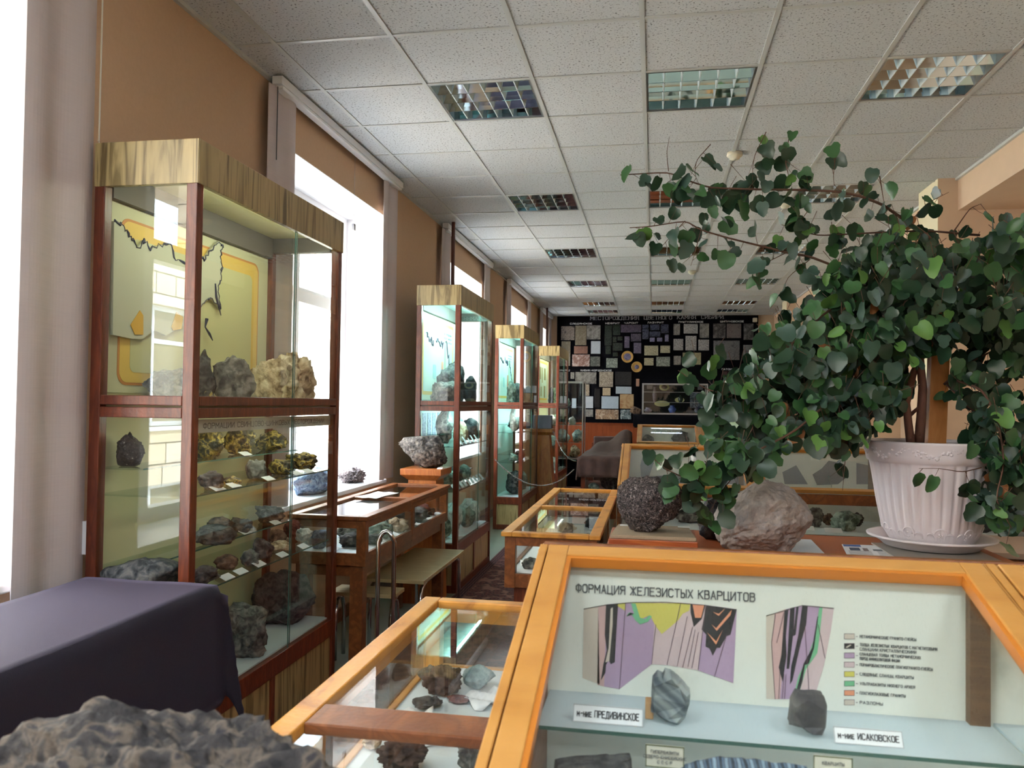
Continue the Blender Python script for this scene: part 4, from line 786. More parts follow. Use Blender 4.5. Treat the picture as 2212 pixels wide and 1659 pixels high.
for n, (x, y, kind, w, h) in enumerate(((-1.7, 4.15, 'blue', .16, .1), (-1.55, 4.2, 'dark', .14, .08), (-1.5, 4.5, 'green', .16, .1), (-1.47, 4.75, 'cream', .13, .09), (-1.53, 4.95, 'dark', .22, .11), (-1.5, 5.2, 'grey', .2, .1), (-1.55, 5.45, 'red', .18, .09), (-1.7, 4.5, 'grey', .14, .08), (-1.68, 4.9, 'black', .16, .09), (-1.47, 4.3, 'dark', .1, .06), (-1.49, 5.5, 'brown', .1, .05))):
    lab = ['blue grey lump at the near end', 'blackish stone at the near corner', 'green grey stone behind the chrome hoop', 'cream brown stone before the middle post', 'largest dark stone at the middle post', 'grey stone past the middle post', 'reddish stone at the far end', 'grey stone against the window side', 'black stone against the window side', 'small dark pebble at the side glass', 'small brown stone by the pedestal end'][n]
    lay(x, y, kind, w, w*.9, h, lab+' '+B1)
for n, (x, y) in enumerate(((-1.62, 4.06), (-1.46, 4.42), (-1.45, 4.62), (-1.45, 5.05), (-1.45, 5.3), (-1.46, 5.55))):
    card('white card %s in the low case by the window' % ['at the near corner', 'before the green grey stone', 'before the cream brown stone', 'before the largest dark stone', 'before the grey stone', 'before the reddish stone'][n], x, y, .7012, .08, .05, .3, math.pi/2 if n else 0)
E1 = 'in the middle low case'
for n, (x, y, kind, w, h) in enumerate(((-.5, 3.82, 'grey', .1, .06), (-.42, 3.95, 'dark', .13, .07), (-.3, 3.9, 'dark', .14, .07), (-.25, 4.2, 'green', .12, .06), (-.45, 4.4, 'brown', .14, .07), (-.3, 4.6, 'grey', .12, .06), (-.45, 5.0, 'cream', .12, .06), (-.3, 5.2, 'dark', .14, .07))):
    lay(x, y, kind, w, w*.9, h, ['grey stone in the near left corner', 'dark rough stone', 'dark stone behind the end glass', 'green stone', 'brown stone', 'grey stone by the middle bar', 'cream stone beyond the bar', 'dark stone at the far end'][n]+' '+E1)
card('white card with small dark drawing in the near corner of the middle low case', -.5, 3.755, .7012, .12, .05, .2)
sheet('white folded paper left inside the middle low case', -.53, 3.98, .7012, .1, .16, .2)
sheet('white leaflet lying on top of the low case by the window', -1.66, 4.9, .9012, .15, .34, -.1, .004)
# window sill stones
rock('blue', 'blue grey crystalline rock on the window sill behind the near cabinet', -2.12, 4.95, .89, .3, .42, .17, rough=.1)
rock('grey', 'small grey stone on the window sill beside the blue rock', -2.12, 5.22, .89, .1, .1, .07)
rock('coral', 'pale branching coral like stone on the window sill', -2.16, 5.72, .89, .2, .26, .12, rough=.16, freq=9, fine=.2)
# ------------------------------------------------------------------ sloped showcases
def slopecase(yt, secs, label, x0=-.145, sw=.82, golden=True):
    n = secs; x1 = x0+sw*n; L_ = .70; zt, zl = 1.22, 1.22-.31*.70; yb = yt-L_; yback = yt+.05
    e = thing('sloped_showcase', label, 'showcase', ((x0+x1)/2, yt-.3, 0), 'sloped glass showcases')
    mt = M_gold if golden else M_case
    sl = Vector((0, -L_, zl-zt)); sn = Vector((0, -.31, 1)).normalized(); su = sl.normalized()
    # body: back, sides, lower front rails and skirt
    b = MB(); t = .022
    b.box(x0, x1, yback-.0, yback+.02, 0, zt+.004)
    for X in (x0, x1-t): b.prism([(X, yb, 0), (X, yback, 0), (X, yback, zt-.012), (X, yt, zt-.012), (X, yb, zl-.012)], (t, 0, 0))
    b.box(x0, x1, yb, yb+.02, zl-.07, zl-.01).box(x0, x1, yb, yb+.02, 0, .755)
    for k in range(1, n): b.box(x0+sw*k-.018, x0+sw*k+.018, yt+.0, yback, .755, zt-.02).box(x0+sw*k-.02, x0+sw*k+.02, yb, yb+.02, .75, zl-.06)
    obj('body', b, M_case, e, bevel=.002)
    obj('top_board', MB().box(x0-.004, x1+.004, yt, yback+.024, zt-.012, zt), mt, e, bevel=.003)
    obj('floor_panel', MB().box(x0+t, x1-t, yb+.02, yback, .745, .757), M_liner, e)
    obj('front_glass', MB().box(x0+t, x1-t, yb+.008, yb+.012, .755, zl-.07), G, e)
    obj('back_board', MB().box(x0+t, x1-t, yt-.03, yt-.022, .757, zt-.014), M_boardC, e)
    for k in range(n):
        b = MB(); b.box(x0+sw*k+.004+t*(k == 0), x0+sw*(k+1)-.004-t*(k == n-1), yt-.2, yt-.03, .959, .965); b.mat(1); b.box(x0+sw*k+.004+t*(k == 0), x0+sw*(k+1)-.004-t*(k == n-1), yt-.2009, yt-.2, .959, .965)
        obj('glass_shelf', b, [M_frost, GE], e)
    if n > 1:
        for k in range(1, n): obj('post', MB().box(x0+sw*k-.04, x0+sw*k-.008, yt-.05, yt-.03, .965, zt-.03), wood('dull_brown_post', c(128, 100, 74), c(108, 82, 60), .6), e)
    # lids: outer strip, glazed frame, bead, glass
    P0 = Vector((0, yt, zt))
    def sq(b, xa, xb, s0, s1, h0, h1):
        q = []
        for X in (xa, xb):
            for s, h in ((s0, h0), (s1, h0), (s1, h1), (s0, h1)): q.append(Vector((X, 0, 0))+P0+su*s+sn*h)
        v = [b.bm.verts.new(p) for p in q]
        fs = [b.bm.faces.new([v[i] for i in f]) for f in ((0, 1, 2, 3), (7, 6, 5, 4), (0, 4, 5, 1), (1, 5, 6, 2), (2, 6, 7, 3), (3, 7, 4, 0))]; b._t(fs)
        bmesh.ops.recalc_face_normals(b.bm, faces=fs)
    LL = sl.length
    for k in range(n):
        a0, a1 = x0+sw*k, x0+sw*(k+1)
        for ea, eb in ((a0+.001, a0+.016), (a1-.016 if k == n-1 else a1-.004, a1-.001)): b = MB(); sq(b, ea, eb, 0, LL, -.01, .012); obj('edge_strip', b, mt, e, bevel=.002)
        a0 += .019; a1 -= .006 if k < n-1 else .02; w = .038
        b = MB(); sq(b, a0, a0+w, .004, LL-.004, -.008, .014); sq(b, a1-w, a1, .004, LL-.004, -.008, .014); sq(b, a0+w, a1-w, .004, .004+w, -.008, .014); sq(b, a0+w, a1-w, LL-w-.004, LL-.004, -.008, .014); f = obj('lid_frame', b, mt, e, bevel=.002)
        g = w; b = MB(); q = .008; sq(b, a0+g, a0+g+q, .004+w, LL-w, -.008, .011); sq(b, a1-g-q, a1-g, .004+w, LL-w, -.008, .011); sq(b, a0+g+q, a1-g-q, .004+w, .004+w+q, -.008, .011); f2 = obj('glazing_bead', b, M_gold2, e)
        b = MB(); sq(b, a0+g, a1-g, .004+w, LL-w, -.006, -.002); obj('lid_glass', b, G, e)
    return e, yb
CY = 1.535
eC, cyb = slopecase(CY, 3, 'golden wood sloped glass showcase with iron quartzite drawings, nearest the camera', sw=.785)
eD, dyb = slopecase(5.62, 3, 'golden wood sloped showcase behind the plant table, with grey map silhouettes')
eG, gyb = slopecase(11.3, 3, 'far sloped showcase reflecting bright ceiling tubes in its glass')
# ---- drawings on the nearest showcase's back board (plane y = CY-.031)
YB = CY-.0305
def bq(x, y): return pix(1100+x*.28275, 1190+y*.28275, y=YB)
def bq2(x, y): return pix(1600+x*.28268, 1190+y*.28268, y=YB)
def poly(b, pts, f=bq, lay_=0, mi=0):
    b.mat(mi); q = [f(*p) for p in pts]; b.prism([(p.x, YB-.0004*lay_, p.z) for p in q], (0, -.0004, 0))
e = thing('geology_drawing', 'coloured geological section drawings with heading on the back board', 'drawing', (.25, YB, 1.08))
cols = [P('drw_pink', c(206, 170, 166), .7), P('drw_lilac', c(176, 150, 178), .7), P('drw_palepink', c(206, 184, 186), .7), P('drw_yellow', c(206, 198, 96), .7), P('drw_green', c(116, 186, 140), .7), P('drw_black', c(36, 36, 40), .7), P('drw_orange', c(226, 150, 116), .7), P('drw_line', c(96, 70, 84), .7), P('drw_palebeige', c(204, 192, 178), .7), P('drw_red', c(222, 120, 104), .7)]
b = MB()
poly(b, [(570, 440), (680, 425), (690, 1020), (560, 970)], mi=8)
poly(b, [(680, 425), (745, 408), (725, 1035), (672, 1022)], mi=0)
poly(b, [(745, 408), (890, 396), (842, 1055), (725, 1035)], mi=1)
poly(b, [(890, 396), (1120, 392), (1088, 865), (842, 1055)], mi=1)
poly(b, [(1120, 392), (1310, 395), (1205, 872), (1088, 865)], mi=2)
poly(b, [(1310, 395), (1500, 412), (1443, 912), (1205, 872)], mi=2)
poly(b, [(1500, 412), (1738, 445), (1712, 1010), (1443, 912)], mi=1)
poly(b, [(740, 412), (832, 402), (820, 600), (806, 850), (775, 865), (760, 830), (740, 870), (735, 930), (700, 990), (720, 860), (745, 760), (730, 640)], mi=5, lay_=1)
poly(b, [(775, 440), (792, 430), (790, 560), (765, 840), (735, 850), (760, 740)], mi=8, lay_=2)
poly(b, [(800, 405), (885, 398), (885, 455)], mi=3, lay_=1)
poly(b, [(940, 396), (1385, 402), (1375, 455), (1325, 480), (1290, 530), (1220, 590), (1165, 635), (1120, 575), (1075, 490), (1020, 515), (985, 520)], mi=3, lay_=1)
poly(b, [(895, 500), (925, 470), (965, 530), (1000, 560), (1060, 540), (1090, 500), (1070, 490), (1040, 520), (1000, 510), (965, 400), (930, 400), (955, 480), (915, 470)], mi=4, lay_=2)
poly(b, [(1385, 405), (1500, 412), (1470, 520), (1410, 580), (1385, 470)], mi=5, lay_=1)
poly(b, [(1400, 408), (1490, 412), (1465, 510), (1420, 510)], mi=6, lay_=2)
poly(b, [(1505, 418), (1738, 445), (1690, 640), (1660, 650), (1610, 740), (1585, 740), (1555, 800), (1530, 745), (1500, 730), (1505, 640), (1470, 600)], mi=5, lay_=1)
for q in ([(1545, 560), (1585, 610), (1690, 490), (1700, 450), (1580, 590)], [(1510, 620), (1580, 715), (1632, 600), (1580, 690)], [(1555, 465), (1600, 495), (1650, 440), (1600, 480)]): poly(b, q, mi=6, lay_=2)
for x0, y0, x1, y1 in ((890, 396, 842, 1055), (1120, 560, 1088, 865), (1310, 398, 1205, 870), (1360, 500, 1283, 880), (1400, 580, 1325, 888), (1420, 600, 1365, 885), (1445, 620, 1395, 892), (1500, 420, 1443, 912), (1660, 640, 1567, 960)): poly(b, [(x0-2, y0), (x0+2, y0), (x1+2, y1), (x1-2, y1)], mi=7, lay_=3)
for i, (p, q) in enumerate(zip(((570, 440), (745, 408), (940, 390), (1200, 388), (1500, 412)), ((745, 408), (940, 390), (1200, 388), (1500, 412), (1738, 445)))): poly(b, [p, q, (q[0], q[1]+4), (p[0], p[1]+4)], mi=5, lay_=3)
obj('section_drawing', b, cols, e)
b = MB()
poly(b, [(195, 495), (260, 475), (240, 700), (262, 1132), (195, 1130)], bq2, mi=8)
poly(b, [(260, 475), (345, 445), (330, 800), (300, 1132), (262, 1132), (240, 700)], bq2, mi=0)
poly(b, [(345, 445), (470, 415), (600, 425), (575, 700), (480, 900), (400, 1132), (300, 1132), (330, 800)], bq2, mi=1)
poly(b, [(600, 425), (712, 438), (690, 600), (640, 860), (560, 1130), (400, 1132), (480, 900), (575, 700)], bq2, mi=2)
for q in ([(335, 455), (365, 445), (345, 650), (350, 800), (320, 1000), (290, 890), (310, 800)], [(378, 438), (412, 428), (405, 600), (370, 900), (350, 900), (362, 700)], [(425, 430), (443, 424), (420, 640), (400, 650)], [(470, 418), (512, 420), (500, 560), (460, 700), (430, 830), (395, 990), (375, 1020), (385, 880), (410, 780), (440, 640)]): poly(b, q, bq2, lay_=1, mi=5)
poly(b, [(600, 428), (625, 430), (605, 620), (585, 780), (500, 900), (430, 1140), (395, 1150), (440, 960), (520, 790), (570, 640)], bq2, lay_=1, mi=4)
poly(b, [(586, 500), (592, 500), (560, 740), (520, 860), (490, 870), (470, 1000), (425, 1140), (405, 1140), (480, 860), (545, 740)], bq2, lay_=2, mi=5)
for x0, y0, x1, y1 in ((265, 480, 235, 700), (235, 700, 262, 1132), (330, 470, 275, 700), (490, 580, 522, 1090), (590, 560, 645, 820), (300, 900, 290, 1130), (330, 940, 316, 1130), (345, 940, 334, 1130)): poly(b, [(x0-2, y0), (x0+2, y0), (x1+2, y1), (x1-2, y1)], bq2, lay_=3, mi=7)
poly(b, [(195, 492), (470, 413), (470, 417), (195, 497)], bq2, lay_=3, mi=5); poly(b, [(470, 413), (712, 435), (712, 439), (470, 417)], bq2, lay_=3, mi=5)
obj('section_drawing', b, cols, e)
p = bq(512, 318); q = bq(1875, 370)
text('lettering', 'ФОРМАЦИЯ ЖЕЛЕЗИСТЫХ КВАРЦИТОВ', (p.x, YB-.0006, (p.z+q.z)/2-.001), .0145, M_ink2, e, width=q.x-p.x)
leg = ((632, 9, ['МЕТАМОРФИЧЕСКИЕ ГРАНИТО-ГНЕЙСЫ'], 1340), (706, 5, ['ТОЛЩА ЖЕЛЕЗИСТЫХ КВАРЦИТОВ С МАГНЕТИТОВЫМИ', 'СЛАНЦАМИ КРИСТАЛЛИЧЕСКИМИ'], 1500), (778, 1, ['СЛАНЦЕВАЯ ТОЛЩА МЕТАМОРФИЧЕСКИХ', 'ПОРОД АМФИБОЛИТОВОЙ ФАЦИИ'], 1375), (848, 2, ['ПОРФИРОБЛАСТИЧЕСКИЕ ПЛАГИОГРАНИТО-ГНЕЙСЫ'], 1465), (920, 3, ['СЛЮДЯНЫЕ СЛАНЦЫ, КВАРЦИТЫ'], 1320), (992, 4, ['УЛЬТРАБАЗИТЫ НИЖНЕГО АРХЕЯ'], 1330), (1064, 6, ['ПЛАГИОКЛАЗОВЫЕ ГРАНИТЫ'], 1258), (1136, 8, ['РАЗЛОМЫ'], 1085))
b = MB()
for i, (y, mi, ls, x1) in enumerate(leg):
    poly(b, [(790, y), (870, y), (870, y+42), (790, y+42)], bq2, mi=7); poly(b, [(793, y+3), (867, y+3), (867, y+39), (793, y+39)], bq2, lay_=1, mi=8 if i in (0, 7) else mi)
    if i == 1: poly(b, [(800, y+30), (835, y+8), (845, y+12), (812, y+35)], bq2, lay_=2, mi=8)
    poly(b, [(880, y+20), (895, y+20), (895, y+24), (880, y+24)], bq2, mi=7)
    for k, s in enumerate(ls):
        p = bq2(910, y+30+34*k-(12 if len(ls) > 1 else 0)); q = bq2(x1-(0 if k == 0 else 160), y)
        text('lettering', s, (p.x, YB-.0006, p.z), .0046, M_ink2, e, width=q.x-p.x)
obj('legend', b, cols, e)
# neighbouring section: faint marks
# cut stones and cards on the shelf
zs = .966
def vsh(p): p = p.copy(); return p
def cutblock(name, lab, mt, pts, f, y, d, col):
    b = MB(); q = [f(*p) for p in pts]; q = [CAM+(p-CAM)*((y-CAM.y)/(p.y-CAM.y)) for p in q]; zl_ = min(p.z for p in q); q = [Vector((p.x, y, zs+(p.z-zl_))) for p in q]
    n = len(q); cx_ = sum(p.x for p in q)/n; cz_ = sum(p.z for p in q)/n; bm = b.bm
    R_ = []
    for s_, dy in ((.84, 0), (1, .012), (1.0, d*.8), (.85, d)): R_.append([bm.verts.new((cx_+(p.x-cx_)*s_, y+dy+.006*math.sin(i*2.1), cz_+(p.z-cz_)*s_ if s_ == 1 else max(zs, cz_+(p.z-cz_)*s_))) for i, p in enumerate(q)])
    for A_, B2 in zip(R_, R_[1:]):
        for i in range(n): bm.faces.new((A_[i], A_[(i+1) % n], B2[(i+1) % n], B2[i]))
    bm.faces.new(R_[0][::-1]); bm.faces.new(R_[-1]); bmesh.ops.recalc_face_normals(bm, faces=bm.faces[:])
    bmesh.ops.triangulate(bm, faces=[f_ for f_ in bm.faces if len(f_.verts) > 4]); bmesh.ops.subdivide_edges(bm, edges=bm.edges[:], cuts=3, use_grid_fill=True)
    for v in bm.verts:
        a_ = noise.fractal(v.co*60, 1, 2, 4)*.0016; v.co += Vector((a_, a_*.8, a_ if v.co.z > zs+.004 else 0))
    return tag(obj(name, b, R[mt]), lab, 'rock')
cutblock('rock', 'grey banded quartzite block with slanting stripes on the showcase shelf', 'stripe', [(1095, 1020), (1125, 992), (1165, 985), (1172, 1000), (1195, 962), (1235, 960), (1300, 1020), (1318, 1052), (1385, 1110), (1380, 1200), (1345, 1315), (1290, 1350), (1200, 1335), (1120, 1280), (1085, 1250), (1085, 1120)], bq, 1.375, .05, 0)
cutblock('rock', 'dark grey layered slate block right on the showcase shelf', 'slate', [(400, 1165), (445, 1100), (510, 1095), (590, 1100), (650, 1118), (668, 1180), (665, 1350), (640, 1425), (560, 1400), (480, 1352), (385, 1338), (382, 1290), (395, 1230)], bq2, 1.37, .045, 0)
single('wooden_support', MB().box(.058, .072, 1.395, 1.425, zs, zs+.028), P('light_wood', c(206, 160, 110), .6), 'small light wooden block behind the striped quartzite', 'wooden block', bevel=.002)
def bigcard(s, px0, py0, px1, py1, lab, y=1.36, tx=.5):
    p = pix(px0, py1, y=y); q = pix(px1, py1, y=y); t_ = pix(px0, py0, y=y)
    w = q.x-p.x; h = (t_.z-p.z); z = zs; e = thing('name_card', lab, 'card', ((p.x+q.x)/2, y, z))
    b = MB(); b.prism([(p.x, y, z), (p.x+w, y, z), (p.x+w, y+.012, z+h), (p.x, y+.012, z+h)], (0, .001, 0)); obj('card', b, M_paper, e)
    up = Vector((0, .012, h)).normalized(); n_ = Vector((1, 0, 0)).cross(up)
    b = MB()
    for (u0, u1, v0, v1) in ((.0, 1, 0, .05), (.0, 1, .95, 1), (0, .012, 0, 1), (.988, 1, 0, 1)):
        o_ = Vector((p.x, y, z))+n_*.0006; g = lambda u, v: o_+Vector((w*u, 0, 0))+Vector((0, .012, h))*v
        b.prism([g(u0, v0), g(u1, v0), g(u1, v1), g(u0, v1)], n_*.0002)
    obj('border_line', b, P('faint_line', c(176, 178, 180)), e)
    o_ = Vector((p.x+w*.06, y, z))+Vector((0, .012, h))*.33+n_*.0008
    text('lettering', s, o_, h*.4, M_ink, e, width=w*.88, uy=up)
bigcard('м-ние ПРЕДИВИНСКОЕ', 1237, 1541, 1389, 1574, 'white name card left of the striped quartzite block')
bigcard('м-ние ИСАКОВСКОЕ', 1803, 1577, 1953, 1607, 'white name card right of the dark slate block')
# lower floor of the nearest showcase
def flatten(p):
    p = p.copy(); p.z = min(p.z, .25+.05*p.x)
    return p
def low(px0, px1, ptop, y, kind, lab, hh=None, **k):
    p = pix(px0, ptop, y=y); q = pix(px1, ptop, y=y); rock(kind, lab, (p.x+q.x)/2, y, .758, q.x-p.x, (q.x-p.x)*.55, p.z-.758, **k)
low(1178, 1375, 1624, 1.2, 'dark', 'long dark flat stone on the floor of the nearest showcase', planes=7, seed=21, shape=flatten)
low(1455, 1770, 1638, 1.16, 'bluestripe', 'large blue banded ironstone on the floor of the nearest showcase', planes=8, rough=.05, seed=22, shape=flatten)
for s, x0, y0, x1, y1, lab in (('ГИПЕРБАЗИТЫ\nСЕВЕРО-ЕНИСЕЙСКИЕ\nС С С Р', 1394, 1614, 1478, 1655, 'small framed cream card above the blue banded stone'), ('КВАРЦИТЫ', 1757, 1638, 1842, 1675, 'second small framed cream card at the lower edge')):
    p = pix(x0, y1, y=1.3); q = pix(x1, y0, y=1.3); e = thing('name_card', lab, 'card', ((p.x+q.x)/2, 1.3, p.z))
    h = max(q.z-.80, q.z-p.z)
    obj('card', MB().box(p.x, q.x, 1.3, 1.301, p.z, q.z), M_paper2, e)
    b = MB()
    for u in ((p.x, q.x, p.z, p.z+.0015), (p.x, q.x, q.z-.0015, q.z), (p.x, p.x+.0015, p.z, q.z), (q.x-.0015, q.x, p.z, q.z)): b.box(u[0], u[1], 1.2992, 1.3, u[2], u[3])
    obj('border_line', b, P('olive_line', c(120, 124, 90)), e)
    obj('stand', MB().box((p.x+q.x)/2-.003, (p.x+q.x)/2+.003, 1.301, 1.305, .757, q.z-.003), M_paper2, e)
    for k, ln in enumerate(s.split('\n')): text('lettering', ln, ((p.x+q.x)/2, 1.2985, q.z-.012-.008*k), .0042, M_ink2, e, center=True)
# ---- second showcase: silhouettes, rocks
e = thing('silhouette_chart', 'grey blue map silhouettes on the board of the second sloped showcase', 'chart', (.9, 5.58, 1.0)); YD = 5.589
b = MB(); k_ = [P('sil_blue', c(150, 160, 172), .7), P('sil_grey', c(128, 130, 138), .7), P('sil_dark', c(110, 112, 120), .7)]
def dpoly(pts, mi): b.mat(mi); b.prism([(p.x, YD, p.z) for p in (pix(x, y, y=YD) for x, y in pts)], (0, -.001, 0))
dpoly([(1393, 970), (1405, 975), (1412, 1000), (1402, 1030), (1385, 1034), (1383, 1005)], 0)
dpoly([(1400, 1030), (1470, 1024), (1560, 1030), (1570, 1046), (1400, 1044)], 1)
dpoly([(1545, 1010), (1566, 990), (1580, 1010), (1600, 1030), (1600, 1046), (1545, 1046)], 1)
dpoly([(1755, 1025), (1775, 1012), (1790, 995), (1815, 1000), (1830, 1030), (1810, 1046), (1765, 1048)], 2)
dpoly([(1690, 1020), (1720, 1005), (1745, 1046), (1695, 1046)], 1); dpoly([(1850, 1000), (1900, 1010), (1980, 1046), (1850, 1046)], 1)
obj('silhouette', b, k_, e)
for n, (px, w, h, kind, lab, y) in enumerate(((1760, 40, 42, 'grey', 'grey stone in the lower glass of the second showcase behind the boulder', 5.25), (1828, 66, 42, 'cream', 'pale flat topped stone left of the pot in the second showcase', 5.15), (1850, 30, 30, 'dark', 'small dark stone behind the pale flat topped one', 5.35), (1790, 26, 26, 'brown', 'small brownish stone in the second showcase', 5.35), (1490, 60, 30, 'grey', 'grey stone under the hanging leaves in the second showcase', 5.25), (1565, 46, 34, 'red', 'red brown stone behind the boulder in the second showcase', 5.3), (2110, 60, 50, 'dark', 'dark grey stone right of the pot in the second showcase', 5.2), (2175, 56, 55, 'grey', 'layered grey stone at the right of the second showcase', 5.2))):
    p = pix(px, 1120, y=y); s = (p-CAM).dot(_f)/F_PX; rock(kind if kind != 'cream' else 'green', lab, p.x, y, .758, w*s, w*s*.8, h*s, sub=4)
for n, (px, y) in enumerate(((1800, 5.05), (1740, 5.1), (2090, 5.05), (1700, 5.1), (2140, 5.08))):
    card('white card in the lower glass of the second showcase, %s' % ['left of the pot', 'behind the boulder', 'just right of the pot', 'by the boulder top', 'far right'][n], pix(px, 1120, y=y).x, y, .7585, .1, .05, .4)
# third showcase contents
for n, (px, w, h) in enumerate(((1400, 26, 20), (1470, 40, 30), (1560, 30, 22), (1640, 36, 26))):
    p = pix(px, 950, y=11.05); s = (p-CAM).dot(_f)/F_PX; rock('dark', ['first small dark stone from the aisle in the far showcase', 'grey dark stone under the tube reflections in the far showcase', 'third dark stone in the far showcase', 'dark stone in the far showcase behind leaves'][n], p.x, 11.2, .967, w*s, w*s*.5, h*s, sub=3)
# ------------------------------------------------------------------ desk with plant, boulder and granite
e = thing('desk', 'red brown varnished desk carrying the boulder and potted plant', 'desk', (.68, 3.4, 0))
obj('desk_top', MB().box(-.125, 1.48, 2.75, 3.97, .872, .9), M_desk, e, bevel=.004)
obj('side_panel', MB().box(-.10, -.075, 2.8, 3.92, 0, .872), M_desk, e); obj('side_panel', MB().box(1.43, 1.455, 2.8, 3.92, 0, .872), M_desk, e); obj('modesty_panel', MB().box(-.075, 1.43, 3.8, 3.82, .3, .872), M_desk, e)
e = thing('wooden_box', 'low wooden box with cloth covered top under the dark granite', 'box', (.07, 3.4, .9))
obj('body', MB().box(-.105, .245, 3.25, 3.56, .9, .962), wood('reddish_box_wood', c(178, 96, 44), c(150, 70, 34), .35, (3, 20, 20)), e, bevel=.003)
b = MB(); b.prism([(-.1, 3.255, .962), (.24, 3.255, .962), (.22, 3.55, .962), (-.08, 3.55, .962)], (0, 0, .016)); obj('cloth_top', b, tex(P('grey_beige_cloth', c(158, 140, 118), .9), [c(146, 128, 106), c(170, 152, 128)], 'noise', (150, 150, 150)), e, bevel=.004)
card('small white label on the left back corner of the wooden box', -.045, 3.51, .9785, .05, .03, .02, mat=M_paper); card('small white label on the right back corner of the wooden box', .2, 3.52, .9785, .05, .03, .02, mat=M_paper)
def gshape(p):
    p = p.copy(); 
    if p.z < 0: f = 1+.28*p.z; p.x *= f; p.y *= f
    if p.z > .35: p.z = .35+(p.z-.35)*.6
    return p
rock('granite', 'dark coarse grained granite block with pale top on the wooden box', .058, 3.4, .978, .28, .27, .225, cat='rock', name='granite_block', planes=6, cut=.7, rough=.07, fine=.05, freq=2.5, sub=5, shape=gshape, seed=31)
def bshape(p):
    p = p.copy()
    if p.z > .0: p.x += p.z*.12; p.x *= 1-.38*max(0, p.z); p.y *= 1-.2*p.z
    return p
rock('boulder', 'large rosy grey boulder lying on a white sheet on the desk', .515, 3.42, .904, .385, .33, .3, name='boulder', planes=7, cut=.65, rough=.06, fine=.02, freq=1.8, sub=6, shape=bshape, seed=41)
rock('black', 'dark purple black rock behind the boulder on the desk', .37, 3.75, .9, .2, .18, .2, planes=6)
p = [pix(x, y, z=.9015) for x, y in ((1572, 1160), (1602, 1197), (1788, 1203), (1752, 1166))]
b = MB(); b.prism(p, (0, 0, .0012)); single('paper_sheet', b, tex(P('bluish_paper', c(206, 214, 222), .6), [c(198, 208, 218), c(214, 222, 228)]), 'large pale blue white sheet under the boulder', 'paper')
p = [pix(x, y, z=.9015) for x, y in ((1818, 1176), (1830, 1200), (1962, 1204), (1938, 1180))]
e = thing('leaflet', 'printed leaflet with small blue and pink pictures in front of the pot', 'leaflet', tuple(sum(p, Vector())/4))
obj('sheet', MB().prism(p, (0, 0, .001)), M_paper, e)
def lf(u, v): a_ = p[1]+(p[2]-p[1])*u; b_ = p[0]+(p[3]-p[0])*u; return a_+(b_-a_)*v+Vector((0, 0, .0011))
b = MB()
for mi, (u0, u1, v0, v1) in enumerate(((.02, .33, .8, .98), (.1, .28, .45, .7), (.33, .42, .42, .68), (.72, .95, .6, .95), (.5, .66, .45, .6))): b.mat(mi); b.prism([lf(u0, v0), lf(u1, v0), lf(u1, v1), lf(u0, v1)], (0, 0, .0002))
obj('picture', b, [P('leaf_blue', c(60, 96, 160)), P('leaf_navy', c(66, 82, 108)), P('leaf_brown', c(130, 116, 116)), P('leaf_pink', c(200, 150, 160)), P('leaf_dark', c(110, 120, 124))], e)
b = MB()
for k in range(7): v = .08+.055*k; b.prism([lf(.06, v), lf(.45, v), lf(.45, v+.012), lf(.06, v+.012)], (0, 0, .0002)); b.prism([lf(.55, v), lf(.93, v), lf(.93, v+.012), lf(.55, v+.012)], (0, 0, .0002))
obj('print', b, M_ink2, e)
# plant saucer, grey tile, pot
PX, PY = 1.245, 3.72
single('floor_tile', MB().box(1.02, 1.42, 3.44, 3.78, .9, .907), P('grey_tile', c(150, 146, 138), .4), 'grey square tile under the white plant saucer', 'tile', bevel=.002)
b = MB().lathe([(0, .908), (.165, .908), (.185, .912), (.205, .93), (.238, .948), (.252, .950), (.254, .957), (.246, .960), (.232, .955), (.2, .936), (.18, .922), (0, .920)], PX, PY, 64)
single('plant_saucer', b, M_pot, 'wide white plastic saucer under the plant pot', 'saucer', smooth=True)
pl = thing('potted_plant', 'tall leafy green plant with round leaves in a white fluted pot', 'potted plant', (PX, PY, .925))
def flute(a, i):
    if 3 <= i <= 9: return 1-.028*(max(0, math.cos(a*34))**1.5)*(1 if 4 <= i <= 8 else .4)
    return 1
prof = [(0, .924), (.15, .924), (.168, .945), (.19, .985), (.2, 1.02), (.212, 1.08), (.222, 1.14), (.231, 1.2), (.239, 1.25), (.243, 1.268), (.245, 1.272), (.253, 1.277), (.258, 1.30), (.262, 1.335), (.268, 1.352), (.268, 1.36), (.258, 1.362), (.25, 1.35), (.244, 1.3), (0, 1.298)]
b = MB().lathe(prof, PX, PY, 272, flute); pot = obj('pot', b, M_pot, pl, smooth=True)
b = MB(); rd = random.Random(8)   # raised garland under the rim and scrolls near the foot
def on(a, z, r, out=.003): return Vector((PX+(r+out)*math.cos(a), PY+(r+out)*math.sin(a), z))
for k in range(60):
    a = -math.pi+k*2*math.pi/60; 
    for q in range(5):
        aa = a+rd.uniform(-.05, .05); z = 1.315+.014*math.sin(k*.9)+rd.uniform(-.012, .012); s = rd.uniform(.004, .008)
        bmesh.ops.create_icosphere(b.bm, subdivisions=1, radius=s, matrix=Matrix.Translation(on(aa, z, .2585, .0)))
obj('garland', b, M_pot, pl, smooth=True); b = MB()
